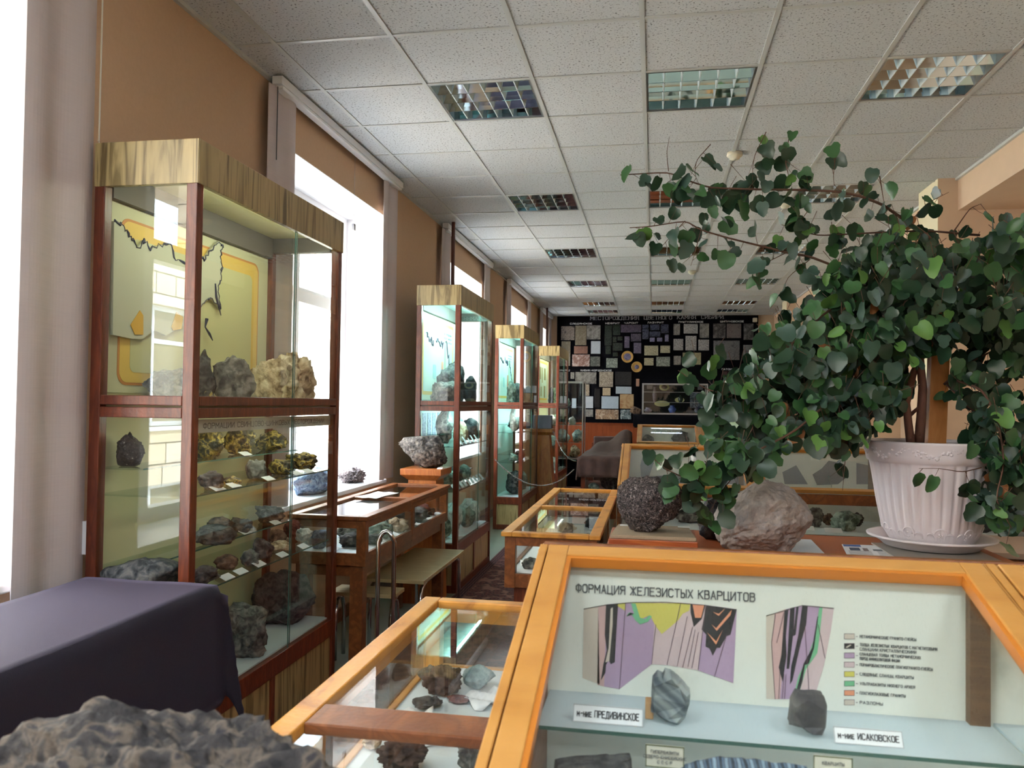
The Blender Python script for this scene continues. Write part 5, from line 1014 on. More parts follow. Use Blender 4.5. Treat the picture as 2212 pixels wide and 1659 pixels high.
for k in range(10):
    a0 = k*2*math.pi/10+.2
    for s_, (da, z0, rr) in enumerate(((0, .985, .024), (.19, .972, .017), (-.19, .972, .017), (.30, .955, .01), (-.3, .955, .01))):
        pts = []
        for i in range(12):
            t = i/11*math.pi*1.5-.4; zz = z0+rr*math.sin(t); aa = a0+da+rr*math.cos(t)/.2; r_ = .15+(zz-.924)*.62 if zz < .985 else .19+(zz-.985)*.3; pts.append(on(aa, zz, min(r_, .205), .0))
        b.tube(pts, .0035, 6)
    for q in range(14):
        zz = .965+rd.uniform(-.012, .022); aa = a0+rd.uniform(-.08, .08); r_ = .15+(zz-.924)*.62 if zz < .985 else .19+(zz-.985)*.3
        bmesh.ops.create_icosphere(b.bm, subdivisions=1, radius=.005, matrix=Matrix.Translation(on(aa, zz, r_, 0)))
obj('scroll_ornament', b, M_pot, pl, smooth=True)
obj('soil', MB().lathe([(0, 1.296), (.243, 1.296), (.243, 1.302), (0, 1.312)], PX, PY, 40), M_soil, pl, smooth=True)
b = MB(); q0 = pix(2020, 958, y=3.72); q1_ = pix(2036, 610, y=3.72); w = .037
b.prism([(q0.x-w, 3.70, 1.30), (q0.x+w, 3.70, 1.30), (q0.x+w, 3.72+w, 1.30), (q0.x-w, 3.72+w, 1.30)], (q1_.x-q0.x, 0, 2.08-1.30)); obj('stake', b, M_stake, pl, bevel=.003)
def path(pts): return [pix(x, y, y=d) for x, y, d in pts]
trunks = [([(1968, 960, 3.70), (1962, 915, 3.70), (1958, 870, 3.68), (1975, 800, 3.68), (2010, 740, 3.70), (2060, 690, 3.7)], .019), ([(1985, 960, 3.70), (1990, 900, 3.68), (1993, 840, 3.66), (1988, 780, 3.66), (1975, 700, 3.66), (1990, 620, 3.66), (2040, 560, 3.66)], .021),
          ([(1962, 900, 3.7), (1985, 880, 3.67), (1992, 860, 3.66)], .009)]
b = MB()
for p_, r_ in trunks: q = path(p_); b.tube(q, [r_*(1-.5*i/(len(q)-1)) for i in range(len(q))], 10)
obj('trunk', b, M_bark, pl, smooth=True)
br = [
 ([(2075, 620, 3.65), (2034, 545, 3.62), (2001, 506, 3.6), (1943, 468, 3.58), (1906, 442, 3.55), (1857, 423, 3.5), (1803, 413, 3.48), (1712, 410, 3.45), (1626, 409, 3.42), (1535, 406, 3.4), (1485, 390, 3.4), (1444, 372, 3.4), (1340, 378, 3.4)], .008, 1.7),
 ([(1900, 620, 3.6), (1873, 605, 3.55), (1754, 555, 3.5), (1696, 545, 3.48), (1646, 532, 3.45), (1572, 514, 3.42), (1514, 497, 3.4), (1481, 477, 3.4), (1400, 490, 3.4), (1360, 492, 3.4)], .006, 1.3),
 ([(2116, 508, 3.7), (2001, 498, 3.66), (1900, 502, 3.62), (1828, 506, 3.6), (1766, 509, 3.58), (1712, 493, 3.56), (1688, 485, 3.55)], .005, 1.0),
 ([(1900, 640, 3.5), (1800, 660, 3.48), (1720, 735, 3.45), (1675, 775, 3.42), (1620, 820, 3.4), (1560, 870, 3.38)], .006, .9),
 ([(1660, 830, 3.4), (1588, 845, 3.36), (1555, 849, 3.35), (1525, 840, 3.35), (1499, 824, 3.34), (1465, 800, 3.34)], .004, 1.2),
 ([(1800, 860, 3.4), (1720, 930, 3.32), (1627, 978, 3.25), (1563, 1015, 3.2), (1523, 1032, 3.18), (1482, 1033, 3.16), (1458, 1023, 3.15), (1433, 1010, 3.15), (1414, 993, 3.15)], .005, 1.5),
 ([(2060, 820, 3.6), (2120, 840, 3.5), (2155, 900, 3.45), (2170, 1000, 3.42), (2150, 1080, 3.4), (2185, 1140, 3.38)], .006, 1.6),
 ([(2040, 830, 3.65), (2100, 780, 3.7), (2160, 750, 3.75), (2230, 720, 3.8)], .006, 1.3),
 ([(2045, 830, 3.6), (2090, 880, 3.6), (2130, 900, 3.6), (2200, 930, 3.6)], .004, 1.1),
 ([(2120, 1010, 3.42), (2080, 1020, 3.4), (2030, 1012, 3.38), (1985, 1012, 3.37)], .0025, .9),
 ([(1900, 380, 3.55), (1910, 440, 3.56)], .003, 1.5), ([(1806, 330, 3.5), (1800, 380, 3.5), (1803, 413, 3.48)], .002, 1.6), ([(1705, 295, 3.46), (1695, 350, 3.46), (1712, 410, 3.45)], .002, 1.8), ([(1655, 285, 3.44), (1630, 335, 3.44), (1625, 370, 3.43), (1626, 409, 3.42)], .002, 1.6), ([(1535, 312, 3.4), (1505, 345, 3.4), (1500, 375, 3.4), (1510, 398, 3.4)], .002, 1.5),
 ([(1950, 500, 3.6), (2000, 440, 3.6), (2050, 415, 3.62)], .003, 1.4), ([(2060, 500, 3.68), (2095, 450, 3.7), (2120, 440, 3.7)], .003, 1.0), ([(1444, 370, 3.4), (1440, 330, 3.4), (1446, 295, 3.4)], .0018, 0),
 ([(2180, 700, 3.6), (2150, 600, 3.6), (2130, 520, 3.62), (2180, 470, 3.65)], .006, 1.6),
 ([(1640, 985, 3.3), (1600, 1010, 3.28), (1560, 1060, 3.26), (1530, 1110, 3.25)], .003, 2.0), ([(1830, 950, 3.45), (1825, 1000, 3.45), (1820, 1060, 3.45)], .0025, 1.0), ([(1500, 960, 3.25), (1500, 1010, 3.2), (1506, 1060, 3.2), (1540, 1090, 3.2)], .0025, 1.6),
 ([(1700, 545, 3.48), (1640, 575, 3.46), (1640, 620, 3.46)], .002, 1.6), ([(1480, 477, 3.4), (1440, 520, 3.4), (1420, 545, 3.4)], .002, 1.6), ([(1514, 497, 3.4), (1500, 550, 3.4), (1492, 575, 3.4)], .002, 1.0), ([(1750, 560, 3.5), (1700, 600, 3.5), (1690, 640, 3.5)], .002, 1.3)]
LM = [P('leaf_deep_green', c(36, 62, 42), .34), P('leaf_mid_green', c(58, 98, 56), .38), P('leaf_bluish_green', c(62, 88, 76), .36), P('leaf_bright_green', c(92, 136, 66), .42), P('leaf_dry_brown', c(176, 116, 70), .7)]
fol = MB(); twg = MB(); rl_ = random.Random(77)
def leaf(p, size, axis=None, face=None):
    """broad notched leaf with its stalk end at p, folded along the midrib"""
    ax = axis or Vector((rl_.gauss(0, .7), rl_.gauss(0, .6), -.75-rl_.random()*.5)); ax.normalize()
    fc = face or Vector((rl_.gauss(0, .65), -1+rl_.gauss(0, .6), rl_.gauss(.35, .5))); fc = (fc-ax*fc.dot(ax)); fc = fc.normalized() if fc.length > .05 else ax.orthogonal().normalized()
    sd_ = ax.cross(fc); fo = rl_.uniform(-.1, .55); L_ = size; Wd = size*rl_.uniform(.34, .56); cur = rl_.uniform(-.4, .45)
    lo_ = rl_.uniform(.75, 1.15); asy = rl_.uniform(.85, 1.15)
    prof_ = ((0, 0), (-.07, .45), (.06, .85), (.3, 1.0), (.55, .9*lo_), (.72, .72), (.9, .42*lo_), (1.0, .0))
    v0 = []; 
    r_ = rl_.random(); mi = 0 if r_ < .52 else (1 if r_ < .8 else (2 if r_ < .93 else (3 if r_ < .994 else 4)))
    mid = [p+ax*(L_*t)+fc*(L_*cur*(t*t-.2*t)) for t in (0, .3, .6, 1.0)]
    mv = [fol.bm.verts.new(q) for q in mid]
    for sg in (1, -1):
        k_ = asy if sg > 0 else 1
        e_ = [fol.bm.verts.new(p+ax*(L_*u)+sd_*(sg*Wd*w_*k_)+fc*(Wd*w_*fo+L_*cur*(u*u-.2*u)+L_*.05*math.sin(u*7+sg+asy*9))) for u, w_ in prof_[1:-1]]
        F_ = [(mv[0], e_[0], e_[1]), (mv[0], e_[1], e_[2], mv[1]), (mv[1], e_[2], e_[3], mv[2]), (mv[2], e_[3], e_[4]), (mv[2], e_[4], e_[5], mv[3])]
        for f in F_:
            f_ = fol.bm.faces.new(f if sg > 0 else f[::-1]); f_.material_index = mi; f_.smooth = True
bl_ = MB()
for pts, r0, dens in br:
    q = path(pts); 
    # resample smoothly
    Q = []
    for i in range(len(q)-1):
        for k in range(4): Q.append(q[i].lerp(q[i+1], k/4))
    Q.append(q[-1]); Q = [Q[0]]+[(Q[i-1]+Q[i]*2+Q[i+1])/4 for i in range(1, len(Q)-1)]+[Q[-1]]
    bl_.tube(Q, [r0*(1-.7*i/(len(Q)-1)) for i in range(len(Q))], 7)
    if dens:
        Lt = sum((Q[i+1]-Q[i]).length for i in range(len(Q)-1)); n = int(Lt*20*dens)
        for k in range(n):
            t = (k+rl_.random())/n; i = min(int(t*(len(Q)-1)), len(Q)-2); p_ = Q[i].lerp(Q[i+1], t*(len(Q)-1)-i)
            d_ = Vector((rl_.gauss(0, .5), rl_.gauss(0, .5), rl_.choice((-1, -1, 1))*rl_.uniform(.3, 1))).normalized(); l_ = rl_.uniform(.02, .09)
            tp = p_+d_*l_; twg.tube([p_, p_+d_*l_*.6+Vector((0, 0, -.003)), tp], [.0013, .001, .0007], 4); leaf(tp, rl_.uniform(.045, .08))
obj('branch', bl_, M_twig, pl, smooth=True)
# the dense crown: sampled through volumes
def inside_poly(x, y, P_):
    r_ = False; n = len(P_)
    for i in range(n):
        x0, y0 = P_[i]; x1, y1 = P_[i-1]
        if (y0 > y) != (y1 > y) and x < (x1-x0)*(y-y0)/(y1-y0)+x0: r_ = not r_
    return r_
vol = [
 ([(1560, 800), (1642, 772), (1704, 740), (1737, 690), (1760, 610), (1815, 545), (1870, 525), (1940, 525), (2000, 520), (2060, 530), (2130, 500), (2212, 455), (2290, 440), (2290, 740), (2180, 740), (2080, 710), (2040, 760), (1980, 760), (1950, 870), (1890, 930), (1850, 950), (1800, 960), (1740, 950), (1700, 960), (1640, 985), (1590, 990), (1530, 930), (1520, 870)], 3.30, 4.0, 1500),
 ([(1640, 700), (1760, 640), (1900, 600), (2060, 600), (2060, 700), (1950, 760), (1920, 880), (1700, 930), (1600, 900), (1580, 820)], 3.35, 3.9, 420),
 ([(2060, 720), (2290, 700), (2290, 1010), (2200, 1010), (2140, 900), (2070, 850)], 3.5, 3.95, 170),
 ([(2090, 890), (2150, 870), (2212, 920), (2260, 1000), (2212, 1060), (2200, 1150), (2170, 1140), (2120, 1100), (2085, 1060), (2100, 980)], 3.4, 3.7, 160),
 ([(1490, 960), (1560, 940), (1680, 940), (1680, 975), (1640, 1015), (1590, 1025), (1555, 1060), (1525, 1105), (1500, 1080), (1480, 1020)], 3.12, 3.28, 46),
 ([(1460, 780), (1540, 740), (1600, 760), (1560, 860), (1480, 850)], 3.3, 3.4, 9),
 ([(1740, 430), (1830, 450), (1950, 500), (2000, 540), (1800, 560), (1700, 500)], 3.4, 3.65, 24),
 ([(1530, 390), (1630, 360), (1650, 440), (1560, 480), (1530, 450)], 3.38, 3.46, 12), ([(1690, 400), (1740, 390), (1740, 500), (1690, 480)], 3.42, 3.5, 9)]
for P_, d0, d1, n in vol:
    xs_ = [q[0] for q in P_]; ys_ = [q[1] for q in P_]; k = 0
    while k < n:
        x, y = rl_.uniform(min(xs_), max(xs_)), rl_.uniform(min(ys_), max(ys_))
        if not inside_poly(x, y, P_): continue
        if 1990 < x < 2045 and 770 < y < 950 and n > 1000: continue
        p_ = pix(x, y, y=rl_.uniform(d0, d1)); leaf(p_, rl_.uniform(.045, .088)); k += 1
        if k % 3 == 0: twg.tube([p_, p_+Vector((rl_.gauss(0, .03), rl_.gauss(0, .03), rl_.uniform(.03, .08)))], [.0009, .0016], 4)
obj('twigs', twg, M_twig, pl); obj('foliage', fol, LM, pl)
# ------------------------------------------------------------------ beige topped table at the right
e = thing('side_table', 'table with beige top and peeling white leg right of the plant desk', 'table', (2.0, 4.5, 0))
obj('table_top', MB().box(1.62, 2.2, 4.3, 4.88, .77, .8), P('pinkish_beige', c(192, 168, 150), .6), e, bevel=.003); obj('underframe', MB().box(1.66, 2.16, 4.34, 4.84, .64, .77), M_case, e)
for x in (1.63, 2.14):
    for y in (4.31, 4.83): obj('leg', MB().box(x, x+.035, y, y+.035, 0, .77), P('flaking_white_paint', c(170, 160, 150), .7), e)
# ------------------------------------------------------------------ draped case at lower left
e = thing('covered_case', 'long low wooden case standing under the violet black cloth', 'display case', (-1.57, 1.4, 0), 'low glass topped cases')
obj('body', MB().box(-1.81, -1.35, .3, 2.43, .62, .885), M_case, e)
for x in (-1.8, -1.42):
    for y in (.32, 2.36): obj('leg', MB().box(x, x+.06, y, y+.06, 0, .62), M_red, e)
def clothm():
    b = MB(); bm = b.bm; x0, x1, y0, y1 = -1.82, -1.34, .28, 2.44; zt = .889; nx, ny = 14, 60; V = {}
    hang = .40
    us = [-.36+.03*i for i in range(12)]+[(x1-x0)*i/16 for i in range(17)]+[(x1-x0)+.03*i for i in range(1, 14)]
    vs = [(y1-y0)*i/50 for i in range(51)]+[(y1-y0)+.03*i for i in range(1, 12)]
    for i, u in enumerate(us):
        for j, v in enumerate(vs):
            ex = max(0, -u, u-(x1-x0)); ey = max(0, v-(y1-y0)); x = x0+min(max(u, 0), x1-x0); y = y0+min(v, y1-y0); r = .012
            dz = 0; sx_ = -1 if u < 0 else 1
            if ex > 0 and ey > 0:   # corner fold hanging as one pointed pleat
                t = min(ex, ey); m_ = max(ex, ey); x += sx_*(.02+.16*t); y += .02+.16*t; dz = math.hypot(ex, ey)*.93+.1*t
                if ex > ey: y += .0
            elif ex > 0: dz = ex; x += sx_*min(ex, r)+sx_*.05*ex+.006*math.sin(v*5)*ex*4*sx_
            elif ey > 0: dz = ey; y += min(ey, r)+.05*ey
            z = zt-max(0, dz-.004)+.0015*math.sin(u*20+v*9)
            V[i, j] = bm.verts.new((x, y, z))
    for i in range(len(us)-1):
        for j in range(len(vs)-1): bm.faces.new((V[i, j], V[i+1, j], V[i+1, j+1], V[i, j+1]))
    return b
o = tag(obj('draped_cloth', clothm(), M_cloth, smooth=True), 'violet black cloth draped over the case at the lower left', 'cloth')
s_ = o.modifiers.new('thickness', 'SOLIDIFY'); s_.thickness = .003; s_.offset = 1
# ------------------------------------------------------------------ foreground stone
rock('front', 'big rusty grey stone out of focus at the bottom left corner', -.44, .74, .901, .62, .34, .275, name='boulder', sub=6, planes=5, cut=.6, rough=.12, fine=.05, freq=3.0, seed=52)
# ------------------------------------------------------------------ pedestal with iron stone
def pedestal(x0, x1, y0, y1, zt, flare, label):
    e = thing('pedestal', label, 'pedestal', ((x0+x1)/2, (y0+y1)/2, 0), 'wooden pedestals')
    mt = wood('orange_pedestal_wood', c(190, 118, 60), c(160, 90, 42), .35, (18, 18, 3))
    cx_, cy_ = (x0+x1)/2, (y0+y1)/2; a, d = (x1-x0)/2, (y1-y0)/2
    b = MB(); 
    def ring(s, z): return [b.bm.verts.new((cx_+sx_*(a+s), cy_+sy_*(d+s), z)) for sx_, sy_ in ((-1, -1), (1, -1), (1, 1), (-1, 1))]
    R_ = [ring(0, zt), ring(0, zt-.045), ring(-.045, zt-.085)]
    for A_, B2 in zip(R_, R_[1:]):
        for k in range(4): b.bm.faces.new((A_[k], B2[k], B2[(k+1) % 4], A_[(k+1) % 4]))
    b.bm.faces.new(R_[0]); b.bm.faces.new(R_[-1][::-1]); obj('cap', b, mt, e, bevel=.003)
    b = MB(); R_ = [ring(-.05, zt-.086), ring(flare, 0)]
    for k in range(4): b.bm.faces.new((R_[0][k], R_[1][k], R_[1][(k+1) % 4], R_[0][(k+1) % 4]))
    b.bm.faces.new(R_[0]); b.bm.faces.new(R_[1][::-1]); obj('shaft', b, mt, e)
    return e
pedestal(-1.79, -1.475, 5.76, 6.08, 1.0, -.02, 'orange wooden pedestal under the dark angular stone, beside the second cabinet')
def ishape(p):
    p = p.copy(); f = 1.0
    if p.z < .35: f = 1-.42*(.35-p.z)/1.3
    p.x = p.x*f+.22*(.35-min(p.z, .35)); p.y *= f; p.z = min(p.z, .62+.1*p.x); return p
rock('iron', 'heavy dark angular stone balanced on the orange pedestal', -1.655, 5.92, 1.001, .37, .26, .25, name='ore_block', planes=9, cut=.95, rough=.06, sub=5, shape=ishape, seed=63)
card('small white paper under the stone on the pedestal', -1.5, 5.82, 1.001, .04, .03, .3)
pedestal(-1.6, -1.275, 10.8, 11.1, 1.155, .04, 'brown wooden pedestal beside the third cabinet with chains hooked on')
b = MB().box(-1.55, -1.30, 10.86, 11.0, 1.157, 1.34); single('stone_block', b, tex(P('grey_violet_stone', c(110, 108, 126), .6), [c(100, 98, 116), c(124, 122, 140)]), 'grey violet split stone block on the brown pedestal', 'stone', bevel=.006)
# ------------------------------------------------------------------ chains
def chain(p0, p1, sag, label, n=40):
    p0, p1 = Vector(p0), Vector(p1); b = MB()
    pt = lambda t: p0.lerp(p1, t)-Vector((0, 0, sag*4*t*(1-t)))
    for k in range(n):
        a_, c_ = pt(k/n-.2/n), pt((k+1.2)/n); m_ = (a_+c_)/2; d = (c_-a_); l = d.length/2; d.normalize()
        s = d.cross(Vector((0, 0, 1))).normalized(); w = s if k % 2 else d.cross(s)
        b.tube([m_+d*l*math.cos(q*math.pi/4)+w*.007*math.sin(q*math.pi/4) for q in range(8)], .0024, 5, closed=True)
    return single('barrier_chain', b, M_chrome, label, 'chain')
chain((-1.425, 7.55, .96), (-.86, 9.56, .72), .22, 'pale barrier chain hanging from the second cabinet to the brown covered case', 90)
chain((-1.27, 10.82, 1.13), (-.86, 9.85, .80), .1, 'pale barrier chain from the brown pedestal down to the covered case', 44)
# ------------------------------------------------------------------ benches and chrome hoop under the window case
def bench(x0, x1, y0, y1, z, label):
    e = thing('bench', label, 'bench', ((x0+x1)/2, (y0+y1)/2, 0), 'beige topped chrome benches')
    obj('seat', MB().box(x0, x1, y0, y1, z-.022, z), M_plank, e, bevel=.003)
    for x in (x0+.03, x1-.03): 
        r = .012; b = MB().tube([(x, y0+.03, .012), (x, y0+.03, z-.14), (x, y0+.06, z-.06), (x, y0+.14, z-.035), (x, y1-.14, z-.035), (x, y1-.06, z-.06), (x, y1-.03, z-.14), (x, y1-.03, .012)], r, 10); obj('leg_frame', b, M_chrome, e, smooth=True)
    return e
bench(-1.62, -1.25, 4.57, 5.6, .45, 'longer beige topped bench with chrome legs pushed under the window case')
bench(-1.75, -1.36, 4.36, 4.55, .41, 'small beige topped stool with curved chrome legs nearer the camera')
e = thing('chrome_frame', 'upright chrome hoop standing before the low case by the window', 'stand', (-1.22, 3.75, 0))
x, y = -1.2, 3.72
pts = [(x-.035, y, .01), (x-.035, y, .82)]+[(x-.035*math.cos(t*math.pi/6), y+.02*math.sin(t*math.pi/6), .82+.05*math.sin(t*math.pi/6)) for t in range(1, 6)]+[(x+.035, y+.03, .82), (x+.035, y+.03, .01)]
obj('hoop', MB().tube(pts, .011, 10), M_chrome, e, smooth=True); obj('foot', MB().tube([(x-.1, y-.1, .012), (x-.035, y, .012), (x+.035, y+.03, .012), (x+.1, y+.15, .012)], .011, 8), M_chrome, e, smooth=True)
# ------------------------------------------------------------------ brown covered case in the aisle end
e = thing('covered_case', 'dark wooden glass sided case under the brown cloth at the aisle end', 'display case', (-.5, 10.2, 0), 'low glass topped cases')
b = MB().box(-.78, -.2, 9.62, 11.0, .82, .86).box(-.78, -.2, 9.62, 11.0, .40, .46)
for x in (-.78, -.25):
    for y in (9.62, 10.95): b.box(x, x+.05, y, y+.05, 0, .84)
obj('frame', b, M_red, e); obj('glass', MB().box(-.73, -.25, 9.64, 9.644, .46, .82).box(-.77, -.766, 9.67, 10.95, .46, .82), G, e)
rock('teal', 'small pale stone behind glass in the brown covered case', -.64, 9.85, .46, .14, .12, .09, sub=3); rock('black', 'dark bulky stone behind glass in the brown covered case', -.42, 9.9, .46, .3, .2, .26, sub=3)
def brown():
    b = MB(); bm = b.bm; V = {}; rr_ = random.Random(3); NX, NY = 34, 40
    for i in range(NX+1):
        for j in range(NY+1):
            u = -.30+i*(1.16)/NX; v = -.26+j*(1.7)/NY; x = -.78+min(max(u, 0), .58); y = 9.6+max(v, 0); dz = 0
            if u < 0: dz = -u; x -= .03+.06*(-u)
            if v < 0: dz = max(dz, -v)+.0; y -= .02+.05*(-v)
            z = .868-max(0, dz-.01)*.95
            g = math.exp(-(((x+.28)/.2)**2+((y-10.35)/.35)**2))*.30+math.exp(-(((x+.6)/.12)**2+((y-10.2)/.3)**2))*.12
            if u >= 0 and v >= 0: z += g+.018*(noise.noise(Vector((x*9, y*6, 0)))+.6)
            else: x += .008*math.sin(v*40+u*9); y += .008*math.sin(u*40)
            V[i, j] = bm.verts.new((x, y, z))
    for i in range(NX):
        for j in range(NY): bm.faces.new((V[i, j], V[i+1, j], V[i+1, j+1], V[i, j+1]))
    return b
o = tag(obj('draped_cloth', brown(), M_brownc, smooth=True), 'brown velour cloth rumpled over the case at the aisle end', 'cloth'); s_ = o.modifiers.new('thickness', 'SOLIDIFY'); s_.thickness = .005; s_.offset = 1
# brown wooden armchair beyond
e = thing('armchair', 'brown upholstered wooden armchair behind the brown covered case', 'chair', (-.55, 12.3, 0))
obj('seat', MB().box(-.85, -.3, 12.05, 12.6, .36, .46), M_brownc, e, bevel=.02); obj('backrest', MB().box(-.85, -.3, 12.6, 12.68, .4, 1.0), M_brownc, e, bevel=.02)
for x in (-.88, -.31): obj('armrest', MB().box(x, x+.05, 12.02, 12.65, .64, .68), M_red, e, bevel=.01); obj('leg', MB().box(x, x+.045, 12.03, 12.075, 0, .64), M_red, e); obj('leg', MB().box(x, x+.045, 12.62, 12.665, 0, .9), M_red, e)
# ------------------------------------------------------------------ slim metal case by the end wall
def alucase(x0, x1, y0, y1, z0, z1, zs_, label, plinth=True):
    e = thing('metal_display_case', label, 'display case', ((x0+x1)/2, (y0+y1)/2, 0 if plinth else z0), 'metal framed glass cases'); b = MB(); r = .022
    for x in (x0, x1-r):
        for y in (y0, y1-r): b.box(x, x+r, y, y+r, z0, z1)
    for z in (z0, z1-r): b.box(x0+r, x1-r, y0, y0+r, z, z+r).box(x0+r, x1-r, y1-r, y1, z, z+r).box(x0, x0+r, y0+r, y1-r, z, z+r).box(x1-r, x1, y0+r, y1-r, z, z+r)
    obj('frame', b, M_alu, e)
    obj('glass', MB().box(x0+r, x1-r, y0+.008, y0+.012, z0+r, z1-r).box(x0+.008, x0+.012, y0+r, y1-r, z0+r, z1-r).box(x1-.012, x1-.008, y0+r, y1-r, z0+r, z1-r), G, e)
    for z in zs_: b = MB().box(x0+r, x1-r, y0+r, y1-r, z-.006, z).mat(1).box(x0+r, x1-r, y0+r-.001, y0+r, z-.006, z); obj('glass_shelf', b, [GS, M_alu], e)
    if plinth: obj('plinth', MB().box(x0+.01, x1-.01, y0+.01, y1-.01, 0, z0), M_black, e)
    else: obj('top', MB().box(x0-.01, x1+.01, y0-.01, y1+.01, z1, z1+.07), M_black, e)
    return e
alucase(-1.66, -1.18, 14.5, 15.0, .5, 1.91, (.8, 1.12, 1.45), 'tall slim metal framed glass case on a black plinth by the end wall')
for n, (x, z, k, w) in enumerate(((-1.4, 1.122, 'white', .14), (-1.3, .802, 'teal', .22), (-1.5, 1.452, 'green', .14), (-1.35, .525, 'cream', .2), (-1.5, .802, 'white', .14))):
    rock(k, ['white crystal on the middle shelf', 'pale teal crystal on the low shelf', 'green crystal on the top shelf', 'cream crystal at the bottom', 'small white crystal on the low shelf'][n]+' of the slim metal case', x, 14.75, z, w, w, w*1.1, sub=3)
# table with black cloth and wide metal case
e = thing('draped_table', 'high table fully covered by black velvet cloth before the stone wall', 'table', (.6, 13.75, 0)); obj('table_body', MB().box(-.2, 2.0, 13.5, 14.2, 0, 1.32), M_case, e)
o = MB(); V = {}
for i in range(60):
    for j, (yy, zz) in enumerate(((14.22, 1.1), (14.2, 1.335), (13.48, 1.335), (13.46, 1.32), (13.45, 1.22), (13.44, 1.14-.05*math.sin(i*.11)-.02*(i/59)))):
        x = -.26+2.3*i/59; V[i, j] = o.bm.verts.new((x, yy+.01*math.sin(i*1.1)*(j in (4, 5)), zz))
for i in range(59):
    for j in range(5): o.bm.faces.new((V[i, j], V[i+1, j], V[i+1, j+1], V[i, j+1]))
o = tag(obj('draped_cloth', o, M_black, smooth=True), 'black velvet cloth hanging from the high table before the stone wall', 'cloth'); s_ = o.modifiers.new('thickness', 'SOLIDIFY'); s_.thickness = .004
alucase(-.12, .95, 13.52, 14.0, 1.345, 1.86, (1.55, 1.72), 'wide metal framed glass case with plates on the black cloth table', plinth=False)
alucase(1.0, 1.75, 13.52, 14.0, 1.345, 1.86, (1.55, 1.72), 'second metal framed glass case mostly hidden by leaves on the black cloth', plinth=False)
def vase(px, z, h, r, mat, lab, y=13.75):
    x = pix(px, 880, y=y).x; b = MB().lathe([(0, z), (r*.5, z), (r*.7, z+h*.12), (r, z+h*.5), (r*.6, z+h*.78), (r*.45, z+h*.85), (r*.7, z+h), (r*.55, z+h), (0, z+h*.95)], x, y, 24); return single('vase', b, mat, lab, 'vase', 'small stone vases in the metal case', smooth=True)
z0_ = 1.37
vase(1400, z0_, .09, .07, K['violet'], 'squat violet stone vase on the left in the wide metal case'); vase(1452, z0_, .13, .07, P('blue_glaze', c(60, 80, 150), .2), 'blue round vase in the middle of the wide metal case'); vase(1506, z0_, .11, .05, K['dblue'], 'dark blue small vase on the right in the wide metal case'); vase(1470, 1.55, .12, .045, K['dgreen'], 'dark vase on the middle shelf of the wide metal case'); vase(1414, 1.55, .26, .04, K['purple'], 'tall slim purple vase on the middle shelf of the wide metal case')
for n, (px, py, w, h) in enumerate(((1435, 836, .17, .13), (1430, 872, .26, .10), (1468, 864, .16, .09))):
    q = pix(px, py, y=13.9); e = thing('oval_dish', ['oval pale yellow dish with dark centre upright in the metal case', 'wide pale dish leaning low in the metal case', 'small square pale yellow dish in the metal case'][n], 'dish', tuple(q), 'pale yellow dishes')
    b = MB(); b.prism([(q.x+w/2*math.cos(t*math.pi/12), 13.9, q.z+h/2*math.sin(t*math.pi/12)) for t in range(24)], (0, .012, 0)); obj('plate', b, P('pale_yellow_onyx', c(206, 204, 146), .3), e)
    if n == 0: b = MB(); b.prism([(q.x+w*.3*math.cos(t*math.pi/12), 13.894, q.z+h*.26*math.sin(t*math.pi/12)) for t in range(24)], (0, .006, 0)); obj('centre', b, K['black'], e)
rock('brown', 'dark brown lump on the left end of the black cloth table', pix(1385, 885, y=13.6).x-.09, 13.62, 1.345, .2, .18, .13, sub=3)
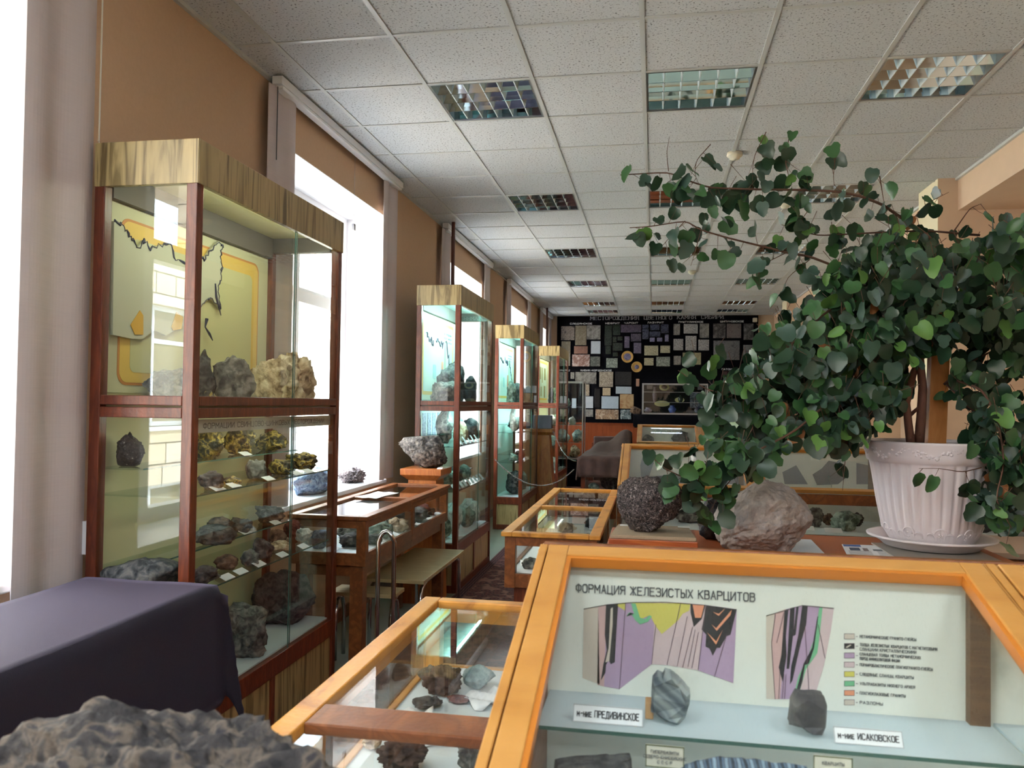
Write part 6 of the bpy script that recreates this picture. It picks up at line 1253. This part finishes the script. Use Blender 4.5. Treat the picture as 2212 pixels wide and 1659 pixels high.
# grey cabinet back behind the far showcase
# ------------------------------------------------------------------ things on the right wall
e = thing('wall_lamp', 'dark tapered woven wall lamp on the cream wall by the black panel', 'lamp', (2.2, 16.0, 2.2))
p = pix(1667, 765, y=16.03)
b = MB(); q0, q1b = pix(1659, 724, y=16.02), pix(1658, 798, y=16.02); q2, q3 = pix(1672, 724, y=16.02), pix(1679, 798, y=16.02)
b.prism([q0, q2, q3, q1b], (0, .06, 0)); obj('shade', b, tex(P('dark_woven', c(58, 44, 44), .8), [c(40, 30, 30), c(90, 70, 64)], 'voronoi', (60, 60, 60)), e)
for n, (y, z0, z1, w) in enumerate(((15.2, 1.7, 2.15, .5), (12.4, 1.7, 2.3, .7), (8.6, 1.65, 2.25, .6), (5.6, 1.7, 2.3, .6))):
    X = XB-.03; e = thing('picture_frame', ['small red brown framed picture nearest the black wall', 'red brown framed print in the far niche', 'framed print in the middle niche behind leaves', 'framed print in the niche behind the plant'][n], 'picture', (X, y, z0), 'framed pictures on the peach wall')
    obj('frame', MB().box(X, XB-.003, y, y+w, z0, z0+.04).box(X, XB-.003, y, y+w, z1-.04, z1).box(X, XB-.003, y, y+.04, z0, z1).box(X, XB-.003, y+w-.04, y+w, z0, z1), M_red, e); obj('print', MB().box(X+.012, XB-.005, y+.03, y+w-.03, z0+.03, z1-.03), M_boardC, e)
q = pix(1631, 691, y=16.0)
single('wall_sensor', MB().box(q.x-.04, q.x+.04, 15.98, 16.045, q.z-.04, q.z+.04), M_tan, 'small white box at the top right corner of the black panel', 'sensor', bevel=.01)
b = MB().box(1.42, 1.43, 11.36, 11.362, 1.22, 1.3)
e = thing('leaning_card', 'brown and white card reading 67 on top of the second showcase', 'card', (1.2, 5.66, 1.223))
q0 = pix(1755, 958, y=5.66); q1b = pix(1785, 924, y=5.66); zb_ = 1.2215
obj('card', MB().box(q0.x, q0.x+.38, 5.66, 5.664, zb_, zb_+.115), M_paper2, e); obj('panel', MB().box(q0.x+.01, q0.x+.10, 5.6585, 5.66, zb_+.015, zb_+.10), P('brown_print', c(110, 78, 56)), e); text('lettering', '67', (q0.x+.035, 5.658, zb_+.035), .045, M_paper2, e)
